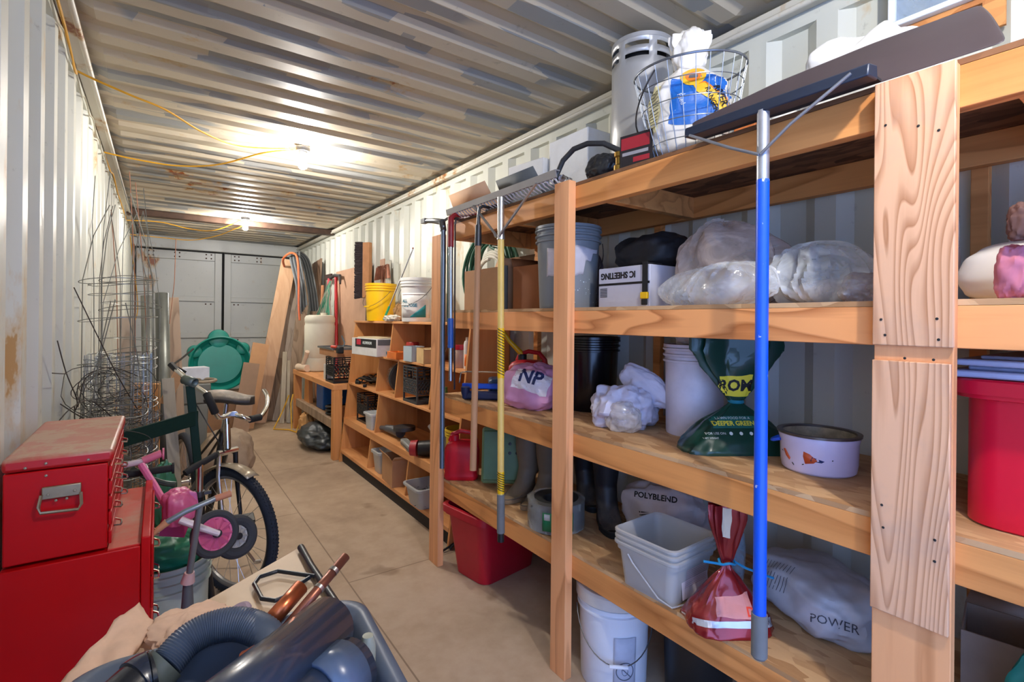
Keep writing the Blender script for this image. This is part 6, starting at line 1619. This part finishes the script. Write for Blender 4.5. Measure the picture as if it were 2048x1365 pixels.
part('fork',MB().tube([C1-nv*.03,C1-nv*.03+Vector((-.05,.02,.035)),C1+Vector((-.11,.06,.07))],[.012,.014,.016],12,flat=.7),FW,t)
part('frame_shell',placed(blob(.10,.10,.13,75,.22,2,.8),(.062,2.08,.735),20),PK,t)
part('frame_fin',MB().prism([(.075,.76),(.125,.745),(.112,.835),(.088,.845),(.07,.81)],'y',2.06,2.075),plain('fin_pink','c66a9c',.4),t,bevel=.004)
part('head_stem',MB().tube([(.04,2.10,.76),(-.01,2.22,.84),(-.05,2.30,.90)],.012,8),plain('stem_pink','d86a9a',.4),t)
part('handlebar',MB().tube([(-.10,2.35,.895),(-.05,2.33,.905),(-.02,2.33,.915)],.011,10),FW,t)
part('pink_grip',MB().tube([(-.045,2.33,.908),(.012,2.33,.928)],.0145,12).lathe([(0,0),(.022,0),(.022,.006),(0,.006)],(.014,2.33,.925),14,'x'),plain('grip_pink','d87088',.5),t)
part('flag',MB().add([(.115,2.40,.60),(.155,2.35,.60)],[]) if False else MB().cbox((.055,2.2,.70),(.09,.02,.10),(0,20,10)),plain('magenta_cloth','b02a6a',.6),t)
t=thing('scooter','black and chrome kick scooter handle standing behind the pink bike','scooter',(.14,2.46,.02),world=True)
part('t_bar',MB().tube([(.090,2.42,.815),(.125,2.44,.832),(.165,2.47,.842),(.205,2.50,.855)],.013,12),BLACKM,t)
part('chrome_tube',MB().cyl((.143,2.455,.835),(.143,2.46,.715),.014,n=14),CHROME,t)
part('clamp',MB().cyl((.143,2.459,.722),(.143,2.46,.700),.020,n=14).cbox((.17,2.455,.712),(.03,.014,.012)),DSTEEL,t)
part('lower_tube',MB().cyl((.143,2.46,.71),(.215,2.56,.06),.013,n=14),BLACK,t)
part('deck',MB().box(.185,.265,2.53,2.80,.045,.06),BLACKM,t,bevel=.004)
t=thing('handlebar','black handlebar poking out behind the red tool chest','handlebar',(-.02,2.36,.78),world=True)
part('bar',MB().tube([(-.13,2.33,.865),(-.02,2.35,.860),(.048,2.36,.858)],.014,12).lathe([(0,0),(.021,0),(.021,.008),(0,.008)],(.045,2.36,.858),14,'x'),BLACKM,t)
part('bent_tube',MB().tube(loopy([(-.08,2.42,.86),(-.03,2.45,.81),(.02,2.45,.78),(.06,2.44,.77)],5),.011,8),plain('tube_greygreen','4c5a52',.4,.3),t)
t=thing('cane','grey metal cane with cork grips lying across the pink bike','cane',(.08,1.82,.5),world=True)
GT=plain('cane_grey','7c8286',.35,.4)
part('cross_tube',MB().tube([(.020,1.80,.838),(.07,1.80,.862),(.115,1.81,.872),(.150,1.82,.880)],.0085,12),GT,t)
part('cork_grip',MB().tube([(-.012,1.80,.812),(.024,1.80,.840)],[.007,.0115],12),plain('cork','c08a62',.7),t)
part('cork_grip',MB().tube([(.148,1.82,.879),(.192,1.825,.886)],[.010,.0105],12),plain('cork_b','b87858',.7),t)
part('shaft',MB().cyl((.107,1.812,.868),(.083,1.86,.640),.0095,n=14),GT,t)
part('pink_wrap',MB().tube([(.084,1.858,.650),(.080,1.864,.618)],[.014,.020],12),plain('wrap_pink','d0a8a4',.6),t)
part('rubber_foot',MB().tube([(.080,1.864,.617),(.080,1.872,.53)],[.013,.018],12),plain('foot_grey','5c5e62',.6),t)

bucket('bucket','pale grey green bucket under the pink bike beside the tool chest',(.035,2.40,0),.150,.128,.50,plain('pail_greygreen','a9b6aa',.5,0,.08),bail=False,ridges=3)
single('green_bag',placed(blob(.22,.22,.13,76,.15,3),(.035,2.385,.47)),plain('bag_green_print','1d7a58',.45,0,.3,9),'crumpled green plastic bag in the pale bucket','bag')
single('green_bag',placed(blob(.09,.09,.30,77,.2,3),(.02,2.64,.541)),plain('bag_green_clear','3f7d5c',.35,0,.3,9),'tall crumpled green plastic bag behind the black handlebar','bag')
single('black_cloth',placed(blob(.07,.10,.16,78,.2,3),(.085,2.64,.541)),BLACKM,'black cloth bundle between the scooter and the green bag','cloth')
single('storage_box',MB().box(-.02,.135,2.585,2.69,.001,.54),plain('dark_box','24262a',.6),'dark plastic box under the green bag, mostly hidden','box',bevel=.005)

# ------------------------------------------------------------------ foreground: tan table, grey tub of pipes
t=thing('work_table','tan topped table corner in the foreground with a black metal edge rod','table',(.05,1.0,0),world=True)
TT=plain('tan_table_top','c9ad8c',.5,0,.12,4)
top=[(.357,1.620),(.412,.50),(-.28,.50),(-.285,1.165),(.058,1.412)]
part('table_top',MB().prism(top,'z',.726,.750),TT,t,bevel=.003)
part('apron',MB().prism([(a*.93+.003,b*.95+.03) for a,b in top],'z',.66,.7255),plain('table_apron','8a7258',.6),t)
for x,y in ((.30,1.42),(.34,.56),(-.22,.56),(-.23,1.12)): part('leg',MB().box(x-.02,x+.02,y-.02,y+.02,0,.6595),plain('table_leg_dark','3c3a38',.5),t)
HB=plain('black_rod_blue','20262e',.35,.2)
t=thing('wire_hook','black metal rod with six sided wire loop lying on the table corner','hook',(.3,1.4,.7505),world=True)
part('rod',MB().tube([(.352,1.585,.763),(.349,1.45,.763),(.352,1.28,.763),(.356,1.10,.763)],.010,12),HB,t)
part('wire_loop',MB().tube([(.343,1.385,.764),(.315,1.415,.764),(.268,1.468,.764),(.222,1.462,.764),(.205,1.43,.764),(.210,1.345,.764),(.235,1.318,.764),(.275,1.328,.764),(.300,1.365,.764),(.330,1.385,.764)],.0055,10),HB,t)
# tub
t=thing('wash_tub','grey blue plastic tub in the foreground full of pipes and hose','tub',(.090,.755,.751),-4)
def tubm(L,W,h,r=.06):
    def rr(hx,hy,r,n=7):
        P=[]
        for cx_,cy_,a0 in ((hx-r,hy-r,0),(-hx+r,hy-r,90),(-hx+r,-hy+r,180),(hx-r,-hy+r,270)):
            for k in range(n+1):
                a=radians(a0+90*k/n); P.append((cx_+r*cos(a),cy_+r*sin(a)))
        return P
    m=MB(); rings=[(.84,0,-.0),(.87,.006,0),(.98,h*.93,0),(1,h*.92,.012),(1,h*.955,.018),(1,h*.99,.016),(1,h+.004,.008),(1,h+.002,-.002),(.97,h*.95,-.008),(.86,.010,-.004)]; n=32
    for k,z,o in rings: m.V+=[Vector((a,b,z)) for a,b in rr(L/2*k+o,W/2*k+o,r)]
    for j in range(len(rings)-1):
        for i in range(n): m.F.append((j*n+i,j*n+(i+1)%n,(j+1)*n+(i+1)%n,(j+1)*n+i))
    m.F.append(tuple(range(n))[::-1]); m.F.append(tuple(range((len(rings)-1)*n,len(rings)*n))); return m
TG=plain('tub_slate','4c5768',.4,0,.1,5)
part('tub_body',tubm(.385,.34,.185,.055),TG,t,ang=45)
PB=plain('pipe_slate_sky_tint','283244',.28,0,.12,6,coat=.4)  # blue sky reflection put into the dark pipes' base colour
def pipe(name,label,a,b,r,mat,collar=None,th=.004):
    t=thing(name,label,'pipe',Vector(a).lerp(Vector(b),.5),world=True)
    a,b=Vector(a),Vector(b); part('pipe_wall',MB().tube([a,b],r,28,cap=False),mat,t,solid=th)
    if collar:
        part('collar',MB().tube([a.lerp(b,collar[0]),a.lerp(b,collar[1])],r+.005,28,cap=False),collar[2],t,solid=.006)
    return t
pipe('drain_pipe','large glossy slate pipe, blue sky sheen put into its colour, lying across the grey tub, upper one',(.213,.775,.985),(-.06,.53,1.02),.040,PB)
pipe('drain_pipe','slate pipe, blue sky sheen put into its colour, with a pale collar lying lower in the tub, right side',(.232,.705,.958),(.045,.60,.962),.036,PB,collar=(.08,.34,plain('collar_bluegrey','46556c',.3,0,.15)))
# elbow and corrugated hose
t=thing('vacuum_hose','grey blue corrugated hose arching from a black elbow in the foreground tub','hose',(.05,.85,.9),world=True)
HP=loopy([(.012,.868,.952),(.040,.885,.968),(.075,.888,.974),(.112,.872,.972),(.142,.838,.958),(.158,.80,.92)],22)
rs=[.0228+.0014*(1 if (k//1)%2 else 0) for k in range(len(HP))]
part('corrugated_hose',MB().tube(HP,rs,24),plain('hose_slate','3f4b5e',.45,0,.1),t,ang=60)
part('cuff',MB().tube([(-.004,.862,.942),(.013,.869,.953)],.028,24),plain('cuff_olive','4e5550',.5),t)
EP=loopy([(-.003,.862,.942),(-.022,.856,.940),(-.050,.828,.930),(-.072,.78,.912),(-.085,.72,.885)],8)
part('black_elbow',MB().tube(EP,[.036]*3+[.034]*(len(EP)-3),26),plain('elbow_black','14181f',.25,0,.1,coat=.4),t)
part('elbow_collar',MB().tube(EP[3:9],.0375,26),plain('elbow_collar_blue','1a2436',.25,0,.1,coat=.4),t)
# copper
CU=plain('bright_copper','c06a44',.3,.85,.12,12)
pipe('copper_pipe','short thick copper pipe sticking up from the grey tub',(.207,.928,.978),(.150,.888,.954),.0125,CU,th=.002)
a,b=Vector((.290,.945,1.003)),Vector((.168,.866,.947))
t=pipe('copper_pipe','long thin dull copper pipe with silver joints above the thick one',a,b,.0073,plain('dull_copper','8a5442',.35,.7,.15,15),th=.002)
part('solder_joint',MB().cyl(a.lerp(b,.20),a.lerp(b,.245),.0092,n=16),STEEL,t); part('solder_joint',MB().cyl(a.lerp(b,.45),a.lerp(b,.49),.0092,n=16),STEEL,t)
single('copper_elbow',MB().tube([(.098,.76,.99),(.105,.75,1.0),(.112,.752,.985)],.008,12),CU,'small copper elbow poking up beside the corrugated hose','pipe fitting')
single('glove',placed(blob(.10,.09,.10,85,.2,3),(.07,.765,.84)),plain('blue_cloth_slate','46587e',.6,0,.2),'slate blue cloth stuffed in the tub below the hose','cloth')
single('debris',placed(blob(.07,.10,.07,86,.2,4),(-.025,.76,.85)),plain('brown_debris','7a5844',.8,0,.3,20),'brown scrap bundle in the tub left of the blue cloth','scrap')
single('pale_fitting',MB().lathe([(0,0),(.012,0),(.012,.03),(.008,.045),(0,.046)],(.262,.742,.925),12),plain('olive_fitting','8f9080',.5),'small pale fitting wedged at the tub rim beside the collar pipe','pipe fitting')
# pinkish foam scraps on the table
FM=plain('foam_pinkish','d6b39a',.8,0,.1,12)
def slab(u,v):
    A=Vector((-.035,1.395,.80)); B=Vector((-.005,1.30,.79)); Cc=Vector((-.17,1.12,.76)); D=Vector((-.10,1.02,.76))
    p=(A*(1-u)+B*u)*(1-v)+(Cc*(1-u)+D*u)*v; p.z+=.02*sin(pi*v)+.012*noise.noise(p*30); return p
m=MB().hexa([(-.16,1.17,.751),(-.03,1.06,.751),(.010,1.30,.751),(-.030,1.375,.751)],[(-.165,1.17,.765),(-.04,1.05,.775),(.0,1.29,.82),(-.036,1.39,.835)])
single('foam_scrap',MB().grid(lambda u,v:slab(u,v),14,20),FM,'long pinkish torn foam strip in front of the red tool chest','foam',solid=.02)
single('foam_scrap',placed(blob(.15,.12,.07,87,.25,3),(.055,1.27,.751),20),FM,'lumpy pinkish foam scrap on the table behind the corrugated hose','foam')
single('foam_scrap',MB().tube(loopy([(.125,1.24,.765),(.14,1.27,.79),(.165,1.26,.80),(.16,1.235,.785)],6),.010,8),plain('foam_mauve','a08c98',.8),'small mauve curl of foam at the tip of the lumpy scrap','foam')

# ------------------------------------------------------------------ yellow lamp cords
CO=plain('cord_yellow','d49a1c',.5,0,.1)
def cord(label,pts): 
    return single('lamp_cord',MB().tube(loopy(pts,10),.0055,7),CO,label,'cord')
cord('yellow cord sagging from the left wall hook to the nearer bulb, nearer run',[(-.325,3.10,2.60),(-.25,3.13,2.585),(-.12,3.22,2.58),(.02,3.34,2.585),(.2,3.55,2.57),(.4,3.76,2.59),(.62,3.84,2.635),(.80,3.84,2.672)])
cord('yellow cord running from the nearer bulb back to the left wall, farther run',[(.80,3.86,2.668),(.6,3.95,2.63),(.35,4.25,2.575),(.1,4.42,2.56),(-.15,4.48,2.575),(-.325,4.50,2.595)])
cord('yellow cord hanging along the left top rail towards the camera',[(-.325,1.6,2.60),(-.315,2.1,2.625),(-.315,2.6,2.60),(-.318,2.95,2.555),(-.325,3.09,2.585)])
cord('yellow cord draped along the left top rail before the far bay',[(-.325,4.51,2.59),(-.315,4.9,2.56),(-.315,5.2,2.60),(-.31,5.6,2.545),(-.318,6.1,2.57),(-.315,6.9,2.55),(-.325,7.3,2.57)])
cord('yellow cord crossing the far bay to the farther bulb, upper run',[(-.32,7.35,2.57),(0,7.4,2.595),(.3,7.38,2.545),(.55,7.2,2.53),(.84,6.98,2.668)])
cord('yellow cord crossing the far bay to the farther bulb, lower run',[(-.32,8.2,2.52),(.0,8.25,2.52),(.35,8.1,2.50),(.62,7.7,2.535),(.76,7.3,2.575),(.83,7.08,2.595),(.86,6.98,2.665)])
cord('yellow cord hanging down the far left corner beside the doors',[(-.32,8.25,2.5),(-.30,8.6,2.2),(-.27,8.75,1.9),(-.25,8.8,1.55),(-.29,8.78,1.35),(-.31,8.75,1.3)])
# cable zigzag fixed under the rail
m=MB()
P=[]
for k in range(60): 
    y=1.5+.11*k; P.append((-.322,y,2.565+.018*sin(k*1.9)+.01*sin(k*.7)))
single('wall_cable',MB().tube(loopy(P,3),.004,5),plain('cable_offwhite','b0aa96',.6),'thin off white cable waving along the top of the left wall','cable')

# ------------------------------------------------------------------ groups for repeats
GROUPS={'fencing_roll':'rolls of wire fencing','dust_sheet':'white dust sheets','ceiling_light':'bare bulbs along the ceiling','tomato_cage':'tomato cages against the left wall','square_pail':'nested clear square pails',
'rubber_boot':'rubber boots on the lowest shelf','timber_board':'long boards leaning in the corners','pale_batten':'short pale battens','upright_plank':'upright planks against the right wall',
'lamp_cord':'yellow lamp cords','mdf_board':'fibreboard offcuts','milk_crate':'black milk crates','plastic_tub':'translucent tubs in the bookcase','bucket':'five gallon buckets',
'black_bucket':'black buckets','plastic_bag':'clear plastic bags','cardboard_box':'cardboard boxes','foam_block':'white polystyrene blocks','tote_lid':'tote lids','fuel_can':'red fuel cans',
'gutter_pipe':'grey duct pipes','drain_pipe':'dark slate pipes in the tub','copper_pipe':'copper pipes in the tub','foam_scrap':'foam scraps on the table','flat_board':'narrow boards behind the buckets','green_bag':'green plastic bags','storage_tote':'red totes','plastic_sack':'white plastic sacks'}
import re
for o in bpy.data.objects:
    if o.parent is None and o.get('label'):
        k=re.sub(r'\.\d+$','',o.name)
        if k in GROUPS: o['group']=GROUPS[k]
for o in bpy.data.objects:
    if '_w' in o: del o['_w']
